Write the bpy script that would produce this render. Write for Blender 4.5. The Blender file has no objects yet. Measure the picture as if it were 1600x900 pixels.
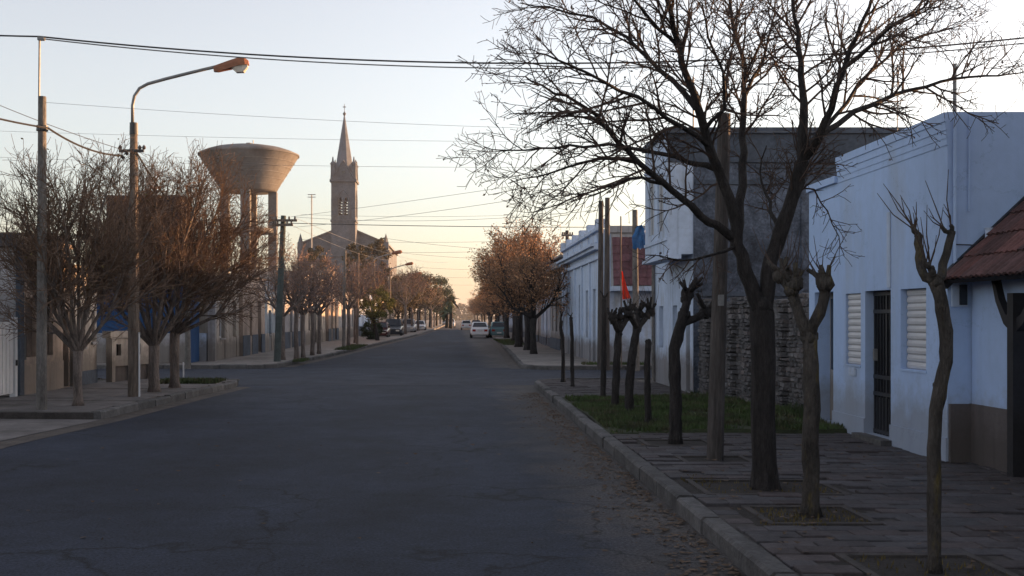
import bpy, bmesh, math, random
from mathutils import Vector, Matrix
sc = bpy.context.scene
COL = sc.collection
R = math.radians

# ------------------------------------------------------------------ camera
F = 1689.0; VPX, VPY = 708.0, 497.0; EYE = 1.8          # focal length in photo pixels, vanishing point, eye height
cam_d = bpy.data.cameras.new('camera'); cam = bpy.data.objects.new('camera', cam_d); COL.objects.link(cam)
cam.location = (0, 0, EYE); cam.rotation_euler = (R(90), 0, 0)
cam_d.sensor_width = 36; cam_d.lens = 36 * F / 1600
cam_d.shift_x = (800 - VPX) / 1600; cam_d.shift_y = (VPY - 450) / 1600
cam_d.clip_start = 0.1; cam_d.clip_end = 6000
sc.camera = cam

# ------------------------------------------------------------------ sky, sun, exposure
SUN_AZ, SUN_EL = 65.0, 4.6            # degrees to the right of the street, above the horizon
world = bpy.data.worlds.new('World'); sc.world = world; world.use_nodes = True
wn = world.node_tree.nodes; wl = world.node_tree.links
bg = wn['Background']
sky = wn.new('ShaderNodeTexSky'); sky.sky_type = 'NISHITA'; sky.sun_disc = False
sky.sun_elevation = R(SUN_EL); sky.sun_rotation = R(SUN_AZ)
sky.altitude = 100; sky.air_density = 1.0; sky.dust_density = 1.4; sky.ozone_density = 3.0
hs = wn.new('ShaderNodeHueSaturation'); hs.inputs['Saturation'].default_value = 0.52
tint = wn.new('ShaderNodeMix'); tint.data_type = 'RGBA'; tint.blend_type = 'MULTIPLY'; tint.inputs['Factor'].default_value = 1
tint.inputs['B'].default_value = (1.08, .935, .83, 1)        # white balance of the evening sky
wl.new(sky.outputs[0], hs.inputs['Color']); wl.new(hs.outputs[0], tint.inputs['A']); wl.new(tint.outputs['Result'], bg.inputs['Color'])
bg.inputs['Strength'].default_value = 0.15
sun_d = bpy.data.lights.new('sun', 'SUN'); sun = bpy.data.objects.new('sun', sun_d); COL.objects.link(sun)
sun_d.energy = 3.6; sun_d.angle = R(0.6); sun_d.color = (1.0, 0.52, 0.22)
sdir = Vector((math.sin(R(SUN_AZ)) * math.cos(R(SUN_EL)), math.cos(R(SUN_AZ)) * math.cos(R(SUN_EL)), math.sin(R(SUN_EL))))
sun.rotation_euler = sdir.to_track_quat('Z', 'Y').to_euler()
sc.view_settings.view_transform = 'Standard'; sc.view_settings.look = 'None'
sc.view_settings.exposure = 2.1; sc.view_settings.gamma = 1
sc.view_settings.use_curve_mapping = False
sc.render.engine = 'CYCLES'
sc.cycles.use_denoising = True
sc.cycles.max_bounces = 6; sc.cycles.diffuse_bounces = 3; sc.cycles.glossy_bounces = 2
sc.cycles.transmission_bounces = 2; sc.cycles.transparent_max_bounces = 6; sc.cycles.volume_bounces = 0
sc.cycles.sample_clamp_indirect = 4

# ------------------------------------------------------------------ helpers
def P(px, py, Y):                      # a point of the photograph at depth Y
    return Vector(((px - VPX) * Y / F, Y, EYE - (py - VPY) * Y / F))
def PX(px, Y): return (px - VPX) * Y / F
def lerp(a, b, t): return a + (b - a) * t

class MB:
    def __init__(s): s.v = []; s.f = []
    def quad(s, a, b, c, d):
        n = len(s.v); s.v += [tuple(a), tuple(b), tuple(c), tuple(d)]; s.f.append((n, n+1, n+2, n+3)); return s
    def tri(s, a, b, c):
        n = len(s.v); s.v += [tuple(a), tuple(b), tuple(c)]; s.f.append((n, n+1, n+2)); return s
    def poly(s, pts):
        n = len(s.v); s.v += [tuple(p) for p in pts]; s.f.append(tuple(range(n, n+len(pts)))); return s
    def box(s, x0, x1, y0, y1, z0, z1):
        n = len(s.v)
        s.v += [(x, y, z) for z in (z0, z1) for x, y in ((x0, y0), (x1, y0), (x1, y1), (x0, y1))]
        s.f += [(n+a, n+b, n+c, n+d) for a, b, c, d in ((3,2,1,0), (4,5,6,7), (0,1,5,4), (1,2,6,5), (2,3,7,6), (3,0,4,7))]
        return s
    def prism(s, pts, a, b):           # two like loops joined: pts -> list of pairs made by callables a(p), b(p)
        n = len(s.v); k = len(pts)
        s.v += [tuple(a(p)) for p in pts] + [tuple(b(p)) for p in pts]
        s.f += [tuple(range(n, n+k))[::-1], tuple(range(n+k, n+2*k))]
        for i in range(k):
            j = (i+1) % k; s.f.append((n+i, n+j, n+k+j, n+k+i))
        return s
    def zprism(s, pts, z0, z1): return s.prism(pts, lambda p: (p[0], p[1], z0), lambda p: (p[0], p[1], z1))
    def yprism(s, pts, y0, y1): return s.prism(pts, lambda p: (p[0], y0, p[1]), lambda p: (p[0], y1, p[1]))
    def xprism(s, pts, x0, x1): return s.prism(pts, lambda p: (x0, p[0], p[1]), lambda p: (x1, p[0], p[1]))
    def tube(s, pts, rad, n=6, cap=True, jit=0, rng=None):
        pts = [Vector(p) for p in pts]; k = len(pts); base = len(s.v); ref = None
        for i, p in enumerate(pts):
            t = (pts[min(i+1, k-1)] - pts[max(i-1, 0)])
            if t.length < 1e-9: t = Vector((0, 0, 1))
            t.normalize()
            if ref is None:
                ref = Vector((1, 0, 0)) if abs(t.x) < .8 else Vector((0, 1, 0))
            u = ref - t * ref.dot(t)
            if u.length < 1e-6: u = t.orthogonal()
            u.normalize(); w = t.cross(u); ref = u
            r = rad[i] if isinstance(rad, (list, tuple)) else rad
            for j in range(n):
                a = 2*math.pi*j/n; rr = r*(1+rng.uniform(-jit, jit)) if jit else r
                q = p + u*(rr*math.cos(a)) + w*(rr*math.sin(a)); s.v.append((q.x, q.y, q.z))
        for i in range(k-1):
            for j in range(n):
                a = base+i*n+j; b = base+i*n+(j+1) % n
                s.f.append((a, b, b+n, a+n))
        if cap:
            s.f.append(tuple(range(base, base+n))[::-1]); s.f.append(tuple(range(base+(k-1)*n, base+k*n)))
        return s
    def lathe(s, prof, c=(0, 0), n=32):  # prof: (radius, z)
        base = len(s.v)
        for r, z in prof:
            for j in range(n):
                a = 2*math.pi*j/n; s.v.append((c[0]+r*math.cos(a), c[1]+r*math.sin(a), z))
        for i in range(len(prof)-1):
            for j in range(n):
                a = base+i*n+j; b = base+i*n+(j+1) % n; s.f.append((a, b, b+n, a+n))
        return s

ROOT = {}                              # object -> world location of its origin
def mesh_of(name, mb, mat, off=(0, 0, 0), smooth=False):
    me = bpy.data.meshes.new(name)
    ox, oy, oz = off
    me.from_pydata([(x-ox, y-oy, z-oz) for x, y, z in mb.v], [], mb.f)
    if mat: me.materials.append(mat)
    if smooth: me.polygons.foreach_set('use_smooth', [True]*len(me.polygons))
    me.update(); return me
def tag(o, label=None, cat=None, group=None, kind=None):
    if label: o['label'] = label
    if cat: o['category'] = cat
    if group: o['group'] = group
    if kind: o['kind'] = kind
    return o
def thing(name, label, cat, loc, group=None):
    o = bpy.data.objects.new(name, None); COL.objects.link(o); o.empty_display_size = .2
    o.location = loc; ROOT[o] = Vector(loc); return tag(o, label, cat, group)
def part(name, mb, mat, parent, smooth=False, kind=None, label=None):   # mb in world coordinates
    off = ROOT[parent]
    o = bpy.data.objects.new(name, mesh_of(name, mb, mat, off, smooth)); COL.objects.link(o)
    o.parent = parent; ROOT[o] = off
    return tag(o, label, None, None, kind)
def solo(name, mb, mat, label, cat, loc, group=None, smooth=False):     # a thing that is one mesh
    o = bpy.data.objects.new(name, mesh_of(name, mb, mat, loc, smooth)); COL.objects.link(o)
    o.location = loc; ROOT[o] = Vector(loc); return tag(o, label, cat, group)
def struct(name, mb, mat, kind='structure', smooth=False):
    o = bpy.data.objects.new(name, mesh_of(name, mb, mat, (0, 0, 0), smooth)); COL.objects.link(o)
    ROOT[o] = Vector((0, 0, 0)); o['kind'] = kind; return o
def piece(name, me, parent, loc, rz=0, scale=(1, 1, 1), rot=None):      # alike pieces share mesh data
    o = bpy.data.objects.new(name, me); COL.objects.link(o); o.parent = parent
    o.location = Vector(loc) - ROOT[parent]; o.rotation_euler = rot if rot else (0, 0, rz); o.scale = scale
    ROOT[o] = ROOT[parent]; return o
def copy_tree(src, loc, rz=0, s=(1, 1, 1), label=None, group=None):
    c = src.copy(); COL.objects.link(c); c.location = loc; c.rotation_euler = (0, 0, rz); c.scale = s
    if label: c['label'] = label
    if group: c['group'] = group
    def kids(a, b):
        for ch in list(a.children):
            d = ch.copy(); COL.objects.link(d); d.parent = b; kids(ch, d)
    kids(src, c); return c

# ------------------------------------------------------------------ materials
def mat(name, col, rough=.9, var=.3, scale=3., detail=5., bump=0., bscale=20., rnd=0., spec=.3, stain=None, metal=0., wave=None, hue=None, grain=None):
    m = bpy.data.materials.new(name); m.use_nodes = True
    nt = m.node_tree; N = nt.nodes; L = nt.links; b = N['Principled BSDF']
    b.inputs['Roughness'].default_value = rough; b.inputs['Metallic'].default_value = metal
    b.inputs['Specular IOR Level'].default_value = spec
    geo = N.new('ShaderNodeNewGeometry')
    def noise(s, d=detail):
        n = N.new('ShaderNodeTexNoise'); n.inputs['Scale'].default_value = s; n.inputs['Detail'].default_value = d
        n.inputs['Roughness'].default_value = .62
        if grain:
            mp = N.new('ShaderNodeMapping'); mp.inputs['Scale'].default_value = (1, 1, grain); L.new(geo.outputs['Position'], mp.inputs['Vector']); L.new(mp.outputs[0], n.inputs['Vector'])
        else: L.new(geo.outputs['Position'], n.inputs['Vector'])
        return n
    def ramp(fac, a, c, p0=.35, p1=.65):
        r = N.new('ShaderNodeMapRange'); r.inputs['From Min'].default_value = p0; r.inputs['From Max'].default_value = p1
        r.inputs['To Min'].default_value = a; r.inputs['To Max'].default_value = c
        L.new(fac, r.inputs['Value']); return r.outputs[0]
    n1 = noise(scale)
    mul = ramp(n1.outputs['Fac'], 1-var, 1+var, .3, .7)
    n2 = noise(scale*6.3, 3)
    mul2 = ramp(n2.outputs['Fac'], 1-var*.6, 1+var*.6, .3, .7)
    mm = N.new('ShaderNodeMath'); mm.operation = 'MULTIPLY'; L.new(mul, mm.inputs[0]); L.new(mul2, mm.inputs[1])
    val = mm.outputs[0]
    if rnd:
        oi = N.new('ShaderNodeObjectInfo')
        m3 = N.new('ShaderNodeMath'); m3.operation = 'MULTIPLY'
        L.new(val, m3.inputs[0]); L.new(ramp(oi.outputs['Random'], 1-rnd, 1+rnd, 0, 1), m3.inputs[1]); val = m3.outputs[0]
    base = N.new('ShaderNodeRGB'); base.outputs[0].default_value = (*col, 1); c = base.outputs[0]
    if hue:                                 # a second colour mixed in by object or by patch
        mx = N.new('ShaderNodeMix'); mx.data_type = 'RGBA'; L.new(c, mx.inputs['A']); mx.inputs['B'].default_value = (*hue[0], 1)
        if hue[1] == 'object':
            oi2 = N.new('ShaderNodeObjectInfo')
            wn_ = N.new('ShaderNodeTexWhiteNoise'); wn_.noise_dimensions = '1D'; L.new(oi2.outputs['Random'], wn_.inputs['W'])
            L.new(wn_.outputs['Value'], mx.inputs['Factor'])
        else:
            L.new(ramp(noise(hue[1], 4).outputs['Fac'], 0, 1, .45, .6), mx.inputs['Factor'])
        c = mx.outputs['Result']
    if stain:                               # (colour, noise scale, threshold[, vertical stretch])
        mx = N.new('ShaderNodeMix'); mx.data_type = 'RGBA'; L.new(c, mx.inputs['A']); mx.inputs['B'].default_value = (*stain[0], 1)
        ns = noise(stain[1], 6)
        if len(stain) > 3:
            mp = N.new('ShaderNodeMapping'); mp.inputs['Scale'].default_value = (1, 1, stain[3])
            L.new(geo.outputs['Position'], mp.inputs['Vector']); L.new(mp.outputs[0], ns.inputs['Vector'])
        L.new(ramp(ns.outputs['Fac'], 0, .85, stain[2], stain[2]+.16), mx.inputs['Factor']); c = mx.outputs['Result']
    vm = N.new('ShaderNodeMix'); vm.data_type = 'RGBA'; vm.blend_type = 'MULTIPLY'; vm.inputs['Factor'].default_value = 1
    L.new(c, vm.inputs['A']); cc = N.new('ShaderNodeCombineColor')
    for i in range(3): L.new(val, cc.inputs[i])
    L.new(cc.outputs[0], vm.inputs['B']); L.new(vm.outputs['Result'], b.inputs['Base Color'])
    if bump:
        bn = noise(bscale, 4); bp = N.new('ShaderNodeBump'); bp.inputs['Strength'].default_value = bump
        bp.inputs['Distance'].default_value = .04 if grain else .03
        L.new(bn.outputs['Fac'], bp.inputs['Height']); L.new(bp.outputs[0], b.inputs['Normal'])
    m['c'] = 1
    return m

M = {}
M['earth'] = mat('earth', (.09, .075, .06), scale=1.2, bump=.6, bscale=8)
M['asphalt'] = mat('asphalt', (.0205, .0265, .043), rough=.8, var=.30, scale=.8, bump=.9, bscale=55)
M['asphalt_old'] = mat('asphalt_old', (.034, .040, .057), rough=.85, var=.34, scale=.9, bump=.9, bscale=45)
M['tar'] = mat('tar', (.018, .019, .022), rough=.95, var=.3, scale=3)
M['pave_near'] = mat('pave_near', (.062, .050, .050), var=.3, scale=4, bump=.5, bscale=40, rnd=.24, hue=((.066, .064, .070), 'object'), rough=.8)
M['pave_joint'] = mat('pave_joint', (.06, .053, .05), scale=6, bump=.5)
M['concrete'] = mat('concrete', (.13, .12, .118), var=.3, scale=1.4, bump=.4, bscale=30, rnd=.12, stain=((.08, .075, .07), 1.1, .5))
M['kerb'] = mat('kerb', (.095, .092, .092), var=.35, scale=3, bump=.7, bscale=25, rnd=.2)
M['gutter'] = mat('gutter', (.085, .073, .066), var=.35, scale=2.2, bump=.5, bscale=30, stain=((.06, .055, .055), 1.6, .5))
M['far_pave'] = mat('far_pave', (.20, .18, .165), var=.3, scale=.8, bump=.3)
M['soil'] = mat('soil', (.034, .029, .026), scale=8, bump=.9, bscale=30)
M['lawn_base'] = mat('lawn_base', (.03, .036, .016), scale=2, var=.5, bump=.6, bscale=40)
M['grass'] = mat('grass', (.05, .080, .024), scale=1.6, var=.5, hue=((.062, .058, .030), 2.2), rough=.7)
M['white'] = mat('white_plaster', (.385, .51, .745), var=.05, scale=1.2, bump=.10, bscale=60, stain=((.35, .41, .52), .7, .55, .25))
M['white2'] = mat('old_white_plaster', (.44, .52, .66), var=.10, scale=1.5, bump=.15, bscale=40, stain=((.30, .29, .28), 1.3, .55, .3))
M['shutter'] = mat('shutter', (.52, .52, .54), rough=.45, var=.06, scale=4)
M['iron'] = mat('iron', (.02, .021, .026), rough=.45, var=.2, scale=8, spec=.5)
M['darkglass'] = mat('darkglass', (.012, .014, .02), rough=.12, var=.1, spec=.6)
M['dado'] = mat('dado', (.115, .10, .10), var=.12, scale=3, bump=.25, bscale=60)
M['tile'] = mat('roof_tile', (.115, .052, .047), var=.35, scale=6, rnd=.3, bump=.3, bscale=40, hue=((.075, .045, .045), 'object'))
M['tile2'] = mat('roof_tile_pink', (.125, .062, .072), var=.3, scale=5, rnd=.22, bump=.3)
M['timber'] = mat('dark_timber', (.018, .017, .02), rough=.6, var=.3, scale=5)
M['stone'] = mat('rough_stone', (.135, .132, .138), var=.35, scale=5, rnd=.35, bump=.9, bscale=30, hue=((.115, .098, .095), 'object'))
M['mortar'] = mat('mortar', (.125, .118, .115), var=.3, scale=5, bump=.8, bscale=40)
M['darkwall'] = mat('bare_block_wall', (.084, .100, .135), var=.55, scale=3.2, bump=1., bscale=16, stain=((.046, .054, .072), 1.5, .46, .5))  # rough block tone, with mottling of branch shadows put into the stain
M['slab'] = mat('roof_slab', (.075, .092, .122), var=.35, scale=1.8, stain=((.04, .046, .058), .9, .48))
M['bark_dark'] = mat('bark_dark', (.030, .026, .025), var=.6, scale=14, bump=1., bscale=48, grain=.22)
M['bark_lichen'] = mat('bark_lichen', (.055, .048, .042), var=.55, scale=12, bump=1., bscale=45, grain=.3, stain=((.105, .08, .025), 11, .56))
M['bark_grey'] = mat('bark_grey', (.15, .122, .108), var=.5, scale=10, bump=1., bscale=35, grain=.25)
M['twig'] = mat('twig', (.062, .042, .034), var=.3, scale=3)
M['twig_red'] = mat('twig_red', (.135, .088, .062), var=.35, scale=1.5)
M['twig_pale'] = mat('twig_pale', (.20, .135, .115), var=.35, scale=1.2)
M['leaf_rust'] = mat('leaf_rust', (.42, .22, .11), var=.45, scale=1.3, hue=((.26, .15, .09), 1.))
M['leaf_dry'] = mat('leaf_dry', (.095, .066, .046), var=.5, scale=5)
M['leaf_yellow'] = mat('leaf_yellow', (.11, .085, .032), var=.4, scale=3)
M['leaf_olive'] = mat('leaf_olive', (.115, .115, .035), var=.4, scale=1.5)
M['leaf_dark'] = mat('leaf_dark', (.045, .06, .03), var=.45, scale=1.2)
M['leaf_mid'] = mat('leaf_mid', (.105, .082, .048), var=.45, scale=.8)
M['pole_wood'] = mat('pole_wood', (.15, .12, .10), var=.45, scale=9, bump=.8, bscale=30, grain=.12)
M['pole_dark'] = mat('pole_dark', (.075, .066, .062), var=.45, scale=9, bump=.8, bscale=30, grain=.12)
M['pole_conc'] = mat('pole_concrete', (.14, .13, .122), var=.45, scale=6, grain=.35, bump=.5, bscale=30)
M['pole_green'] = mat('pole_green', (.06, .072, .07), var=.25, scale=4, bump=.4)
M['metal'] = mat('grey_metal', (.22, .22, .22), rough=.5, var=.2, scale=5, metal=.3)
M['lamp_orange'] = mat('lamp_orange', (.26, .10, .05), rough=.45, var=.2, scale=8)
M['lamp_glass'] = mat('lamp_glass', (.62, .58, .52), rough=.15, var=.1, spec=.6)
M['wire'] = mat('wire', (.03, .03, .034), rough=.6, var=.1)
M['wire_pale'] = mat('wire_pale', (.16, .16, .165), rough=.5, var=.1)
M['tower_conc'] = mat('tower_concrete', (.15, .147, .147), var=.2, scale=.5, bump=.3, bscale=6, stain=((.11, .098, .094), .28, .5, .25))
M['church'] = mat('church_stone', (.125, .136, .158), var=.25, scale=.6, bump=.3, bscale=5, stain=((.11, .107, .108), .4, .5, .4))
M['church_roof'] = mat('church_roof', (.17, .165, .175), var=.25, scale=.6)
M['spire'] = mat('spire_slate', (.14, .155, .185), var=.2, scale=.8, bump=.3, bscale=4)
M['peach'] = mat('peach_plaster', (.42, .33, .27), var=.15, scale=1.2, bump=.2, stain=((.22, .175, .15), 1.0, .49, .35))
M['cream'] = mat('cream_plaster', (.45, .40, .35), var=.12, scale=1.2, bump=.2, stain=((.24, .21, .19), 1.1, .5, .35))
M['greywall'] = mat('grey_plaster', (.34, .33, .34), var=.15, scale=1., bump=.2, stain=((.19, .18, .18), .9, .5, .4))
M['blue'] = mat('blue_paint', (.018, .055, .14), var=.15, scale=1.)
M['bluegrey'] = mat('bluegrey_paint', (.28, .33, .38), var=.15, scale=1., stain=((.17, .18, .2), 1., .52, .4))
M['maroon'] = mat('maroon_block', (.05, .046, .06), var=.25, scale=.6)
M['roofdark'] = mat('dark_sheet_roof', (.055, .05, .055), rough=.7, var=.3, scale=1.5)
M['wood_shutter'] = mat('wood_shutter', (.12, .095, .085), var=.25, scale=4)
M['white_metal'] = mat('white_metal', (.58, .59, .62), rough=.5, var=.08, scale=3)
M['car_white'] = mat('car_white', (.62, .63, .66), rough=.25, var=.03, spec=.5)
M['car_silver'] = mat('car_silver', (.30, .31, .33), rough=.3, var=.03, spec=.5, metal=.4)
M['car_dark'] = mat('car_dark', (.018, .022, .03), rough=.25, var=.03, spec=.5)
M['car_maroon'] = mat('car_maroon', (.06, .014, .016), rough=.25, var=.03, spec=.5)
M['car_teal'] = mat('car_teal', (.08, .16, .18), rough=.3, var=.03, spec=.5)
M['rubber'] = mat('rubber', (.012, .012, .012), rough=.9, var=.2)
M['red_light'] = mat('red_light', (.25, .015, .012), rough=.2, var=.05)
M['plate'] = mat('plate', (.5, .5, .5), rough=.5, var=.05)
M['blue_bag'] = mat('blue_plastic', (.015, .11, .29), rough=.4, var=.25, scale=5)
M['insul'] = mat('insulator', (.10, .08, .07), rough=.3, var=.1)
def cloth(name, col):                       # thin cloth that lets some light through
    m = mat(name, col, rough=.8, var=.12, scale=6); nt = m.node_tree; b = nt.nodes['Principled BSDF']
    t = nt.nodes.new('ShaderNodeBsdfTranslucent'); mix = nt.nodes.new('ShaderNodeMixShader'); mix.inputs[0].default_value = .5
    src = b.inputs['Base Color'].links[0].from_socket
    nt.links.new(src, t.inputs['Color']); nt.links.new(b.outputs[0], mix.inputs[1]); nt.links.new(t.outputs[0], mix.inputs[2])
    nt.links.new(mix.outputs[0], nt.nodes['Material Output'].inputs['Surface']); return m
M['flag'] = cloth('flag_red', (.75, .05, .025))
def worn_road():                            # sandy dust swept against the right kerb, darker patches of newer asphalt
    m = M['asphalt']; nt = m.node_tree; N = nt.nodes; L = nt.links; b = N['Principled BSDF']
    src = b.inputs['Base Color'].links[0].from_socket
    geo = N.new('ShaderNodeNewGeometry'); sp = N.new('ShaderNodeSeparateXYZ'); L.new(geo.outputs['Position'], sp.inputs[0])
    n = N.new('ShaderNodeTexNoise'); n.inputs['Scale'].default_value = .9; n.inputs['Detail'].default_value = 9; n.inputs['Roughness'].default_value = .7
    L.new(geo.outputs['Position'], n.inputs['Vector'])
    a = N.new('ShaderNodeMath'); a.operation = 'MULTIPLY_ADD'; a.inputs[1].default_value = 2.4; L.new(n.outputs['Fac'], a.inputs[0]); L.new(sp.outputs[0], a.inputs[2])
    r = N.new('ShaderNodeMapRange'); r.inputs['From Min'].default_value = 2.05; r.inputs['From Max'].default_value = 2.95; r.inputs['To Max'].default_value = .8
    L.new(a.outputs[0], r.inputs[0])
    mx = N.new('ShaderNodeMix'); mx.data_type = 'RGBA'; L.new(src, mx.inputs['A']); mx.inputs['B'].default_value = (.088, .078, .072, 1)
    L.new(r.outputs[0], mx.inputs['Factor'])
    n2 = N.new('ShaderNodeTexNoise'); n2.inputs['Scale'].default_value = .11; n2.inputs['Detail'].default_value = 3
    mp = N.new('ShaderNodeMapping'); mp.inputs['Scale'].default_value = (3.2, 1, 1); L.new(geo.outputs['Position'], mp.inputs[0]); L.new(mp.outputs[0], n2.inputs['Vector'])
    r2 = N.new('ShaderNodeMapRange'); r2.inputs['From Min'].default_value = .35; r2.inputs['From Max'].default_value = .65
    r2.inputs['To Min'].default_value = .72; r2.inputs['To Max'].default_value = 1.32; L.new(n2.outputs['Fac'], r2.inputs[0])
    vs = N.new('ShaderNodeVectorMath'); vs.operation = 'SCALE'; L.new(mx.outputs['Result'], vs.inputs[0]); L.new(r2.outputs[0], vs.inputs['Scale'])
    # loose aggregate speckle and fine crack lines
    n3 = N.new('ShaderNodeTexNoise'); n3.inputs['Scale'].default_value = 38; n3.inputs['Detail'].default_value = 3; L.new(geo.outputs['Position'], n3.inputs['Vector'])
    r3 = N.new('ShaderNodeMapRange'); r3.inputs['From Min'].default_value = .3; r3.inputs['From Max'].default_value = .7; r3.inputs['To Min'].default_value = .45; r3.inputs['To Max'].default_value = 1.75; L.new(n3.outputs['Fac'], r3.inputs[0])
    vo = N.new('ShaderNodeTexVoronoi'); vo.feature = 'DISTANCE_TO_EDGE'; vo.inputs['Scale'].default_value = .42
    wob = N.new('ShaderNodeTexNoise'); wob.inputs['Scale'].default_value = 1.3; wob.inputs['Detail'].default_value = 6; L.new(geo.outputs['Position'], wob.inputs['Vector'])
    va = N.new('ShaderNodeVectorMath'); va.operation = 'MULTIPLY_ADD'; va.inputs[1].default_value = (1.6, 1.6, 0); L.new(wob.outputs['Color'], va.inputs[0]); L.new(geo.outputs['Position'], va.inputs[2]); L.new(va.outputs[0], vo.inputs['Vector'])
    r4 = N.new('ShaderNodeMapRange'); r4.inputs['From Min'].default_value = 0; r4.inputs['From Max'].default_value = .016; r4.inputs['To Min'].default_value = .35; r4.inputs['To Max'].default_value = 1; L.new(vo.outputs['Distance'], r4.inputs[0])
    mk = N.new('ShaderNodeMapRange'); mk.inputs['From Min'].default_value = .44; mk.inputs['From Max'].default_value = .52; L.new(n2.outputs['Fac'], mk.inputs[0])
    mxk = N.new('ShaderNodeMix'); mxk.data_type = 'FLOAT'; mxk.inputs['A'].default_value = 1; L.new(mk.outputs[0], mxk.inputs['Factor']); L.new(r4.outputs[0], mxk.inputs['B'])
    m5 = N.new('ShaderNodeMath'); m5.operation = 'MULTIPLY'; L.new(r3.outputs[0], m5.inputs[0]); L.new(mxk.outputs['Result'], m5.inputs[1])
    v2 = N.new('ShaderNodeVectorMath'); v2.operation = 'SCALE'; L.new(vs.outputs[0], v2.inputs[0]); L.new(m5.outputs[0], v2.inputs['Scale'])
    L.new(v2.outputs[0], b.inputs['Base Color'])
worn_road()
def weathered(m, damp=(.16, .14, .125), amount=.75, top=.55, streak=.25):     # splashed dirt at the foot of a wall, run-off streaks
    nt = m.node_tree; N = nt.nodes; L = nt.links; b = N['Principled BSDF']; src = b.inputs['Base Color'].links[0].from_socket
    geo = N.new('ShaderNodeNewGeometry'); sp = N.new('ShaderNodeSeparateXYZ'); L.new(geo.outputs['Position'], sp.inputs[0])
    n = N.new('ShaderNodeTexNoise'); n.inputs['Scale'].default_value = 2.6; n.inputs['Detail'].default_value = 8; n.inputs['Roughness'].default_value = .7; L.new(geo.outputs['Position'], n.inputs['Vector'])
    a = N.new('ShaderNodeMath'); a.operation = 'MULTIPLY_ADD'; a.inputs[1].default_value = -1.1; L.new(n.outputs['Fac'], a.inputs[0]); L.new(sp.outputs[2], a.inputs[2])
    r = N.new('ShaderNodeMapRange'); r.inputs['From Min'].default_value = top-.62; r.inputs['From Max'].default_value = top-.22; r.inputs['To Min'].default_value = amount; r.inputs['To Max'].default_value = 0; L.new(a.outputs[0], r.inputs[0])
    mx = N.new('ShaderNodeMix'); mx.data_type = 'RGBA'; L.new(src, mx.inputs['A']); mx.inputs['B'].default_value = (*damp, 1); L.new(r.outputs[0], mx.inputs['Factor'])
    mp = N.new('ShaderNodeMapping'); mp.inputs['Scale'].default_value = (5, 5, .35); L.new(geo.outputs['Position'], mp.inputs[0])
    n2 = N.new('ShaderNodeTexNoise'); n2.inputs['Scale'].default_value = 1.5; n2.inputs['Detail'].default_value = 5; L.new(mp.outputs[0], n2.inputs['Vector'])
    r2 = N.new('ShaderNodeMapRange'); r2.inputs['From Min'].default_value = .52; r2.inputs['From Max'].default_value = .72; r2.inputs['To Min'].default_value = 1; r2.inputs['To Max'].default_value = 1-streak; L.new(n2.outputs['Fac'], r2.inputs[0])
    vo = N.new('ShaderNodeTexVoronoi'); vo.feature = 'DISTANCE_TO_EDGE'; vo.inputs['Scale'].default_value = .55
    va = N.new('ShaderNodeVectorMath'); va.operation = 'MULTIPLY_ADD'; va.inputs[1].default_value = (.9, .9, .9); L.new(n.outputs['Color'], va.inputs[0]); L.new(geo.outputs['Position'], va.inputs[2]); L.new(va.outputs[0], vo.inputs['Vector'])
    r3 = N.new('ShaderNodeMapRange'); r3.inputs['From Max'].default_value = .004; r3.inputs['To Min'].default_value = .72; r3.inputs['To Max'].default_value = 1; L.new(vo.outputs['Distance'], r3.inputs[0])
    m5 = N.new('ShaderNodeMath'); m5.operation = 'MULTIPLY'; L.new(r2.outputs[0], m5.inputs[0]); L.new(r3.outputs[0], m5.inputs[1])
    v2 = N.new('ShaderNodeVectorMath'); v2.operation = 'SCALE'; L.new(mx.outputs['Result'], v2.inputs[0]); L.new(m5.outputs[0], v2.inputs['Scale']); L.new(v2.outputs[0], b.inputs['Base Color'])
weathered(M['white'], (.24, .25, .27), .7, .66, .06)
for k_ in ('white2', 'peach', 'cream', 'greywall', 'bluegrey'): weathered(M[k_], (.15, .13, .115), .8, .8, .3)
weathered(M['dado'], (.07, .06, .055), .7, .5, .2)

# ------------------------------------------------------------------ ground, road, pavements
g = MB().quad((-3000, -300, -.03), (3000, -300, -.03), (3000, 4000, -.03), (-3000, 4000, -.03))
struct('ground', g, M['earth'])
CS0, CS1 = 29.65, 37.6                 # the cross street
RN = [(2.06, -14), (2.06, 5), (2.08, 15), (2.12, 24), (2.14, 28.4), (2.28, 29.0), (2.6, 29.4), (3.1, CS0), (6, CS0), (60, CS0)]
RF = [(60, CS1), (6, CS1), (3.3, CS1), (2.75, 37.85), (2.47, 38.3), (2.42, 39), (2.85, 57), (3.5, 95), (5.0, 190), (6.4, 400), (8.6, 800)]
LN = [(-6.62, -14), (-6.62, 15.4)]
LN2 = [(-6.22, 19.1), (-5.95, 24), (-5.66, 28.2), (-5.75, 28.9), (-6.05, 29.4), (-6.6, CS0), (-60, CS0)]
LF = [(-60, 38.3), (-7.3, 38.3), (-6.7, 38.5), (-6.38, 39.0), (-6.3, 39.6), (-5.7, 50), (-4.85, 74), (-3.65, 110), (-2.3, 190), (-1.0, 400), (1.0, 800)]
rd = MB()
rd.quad((-9.4, -16, 0), (9, -16, 0), (9, 29, 0), (-9.4, 29, 0))
rd.quad((-9, 39, 0), (9.5, 39, 0), (12, 800, 0), (-9, 800, 0))
struct('road', rd, M['asphalt'])
struct('cross_road', MB().quad((-60, 29, 0), (60, 29, 0), (60, 39, 0), (-60, 39, 0)), M['asphalt_old'])
def walk(poly, d):                     # resample a polyline at about every d metres
    out = [Vector(poly[0])]
    for a, b in zip(poly, poly[1:]):
        a, b = Vector(a), Vector(b); n = max(1, round((b-a).length / d))
        out += [a.lerp(b, i/n) for i in range(1, n+1)]
    return out
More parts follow.
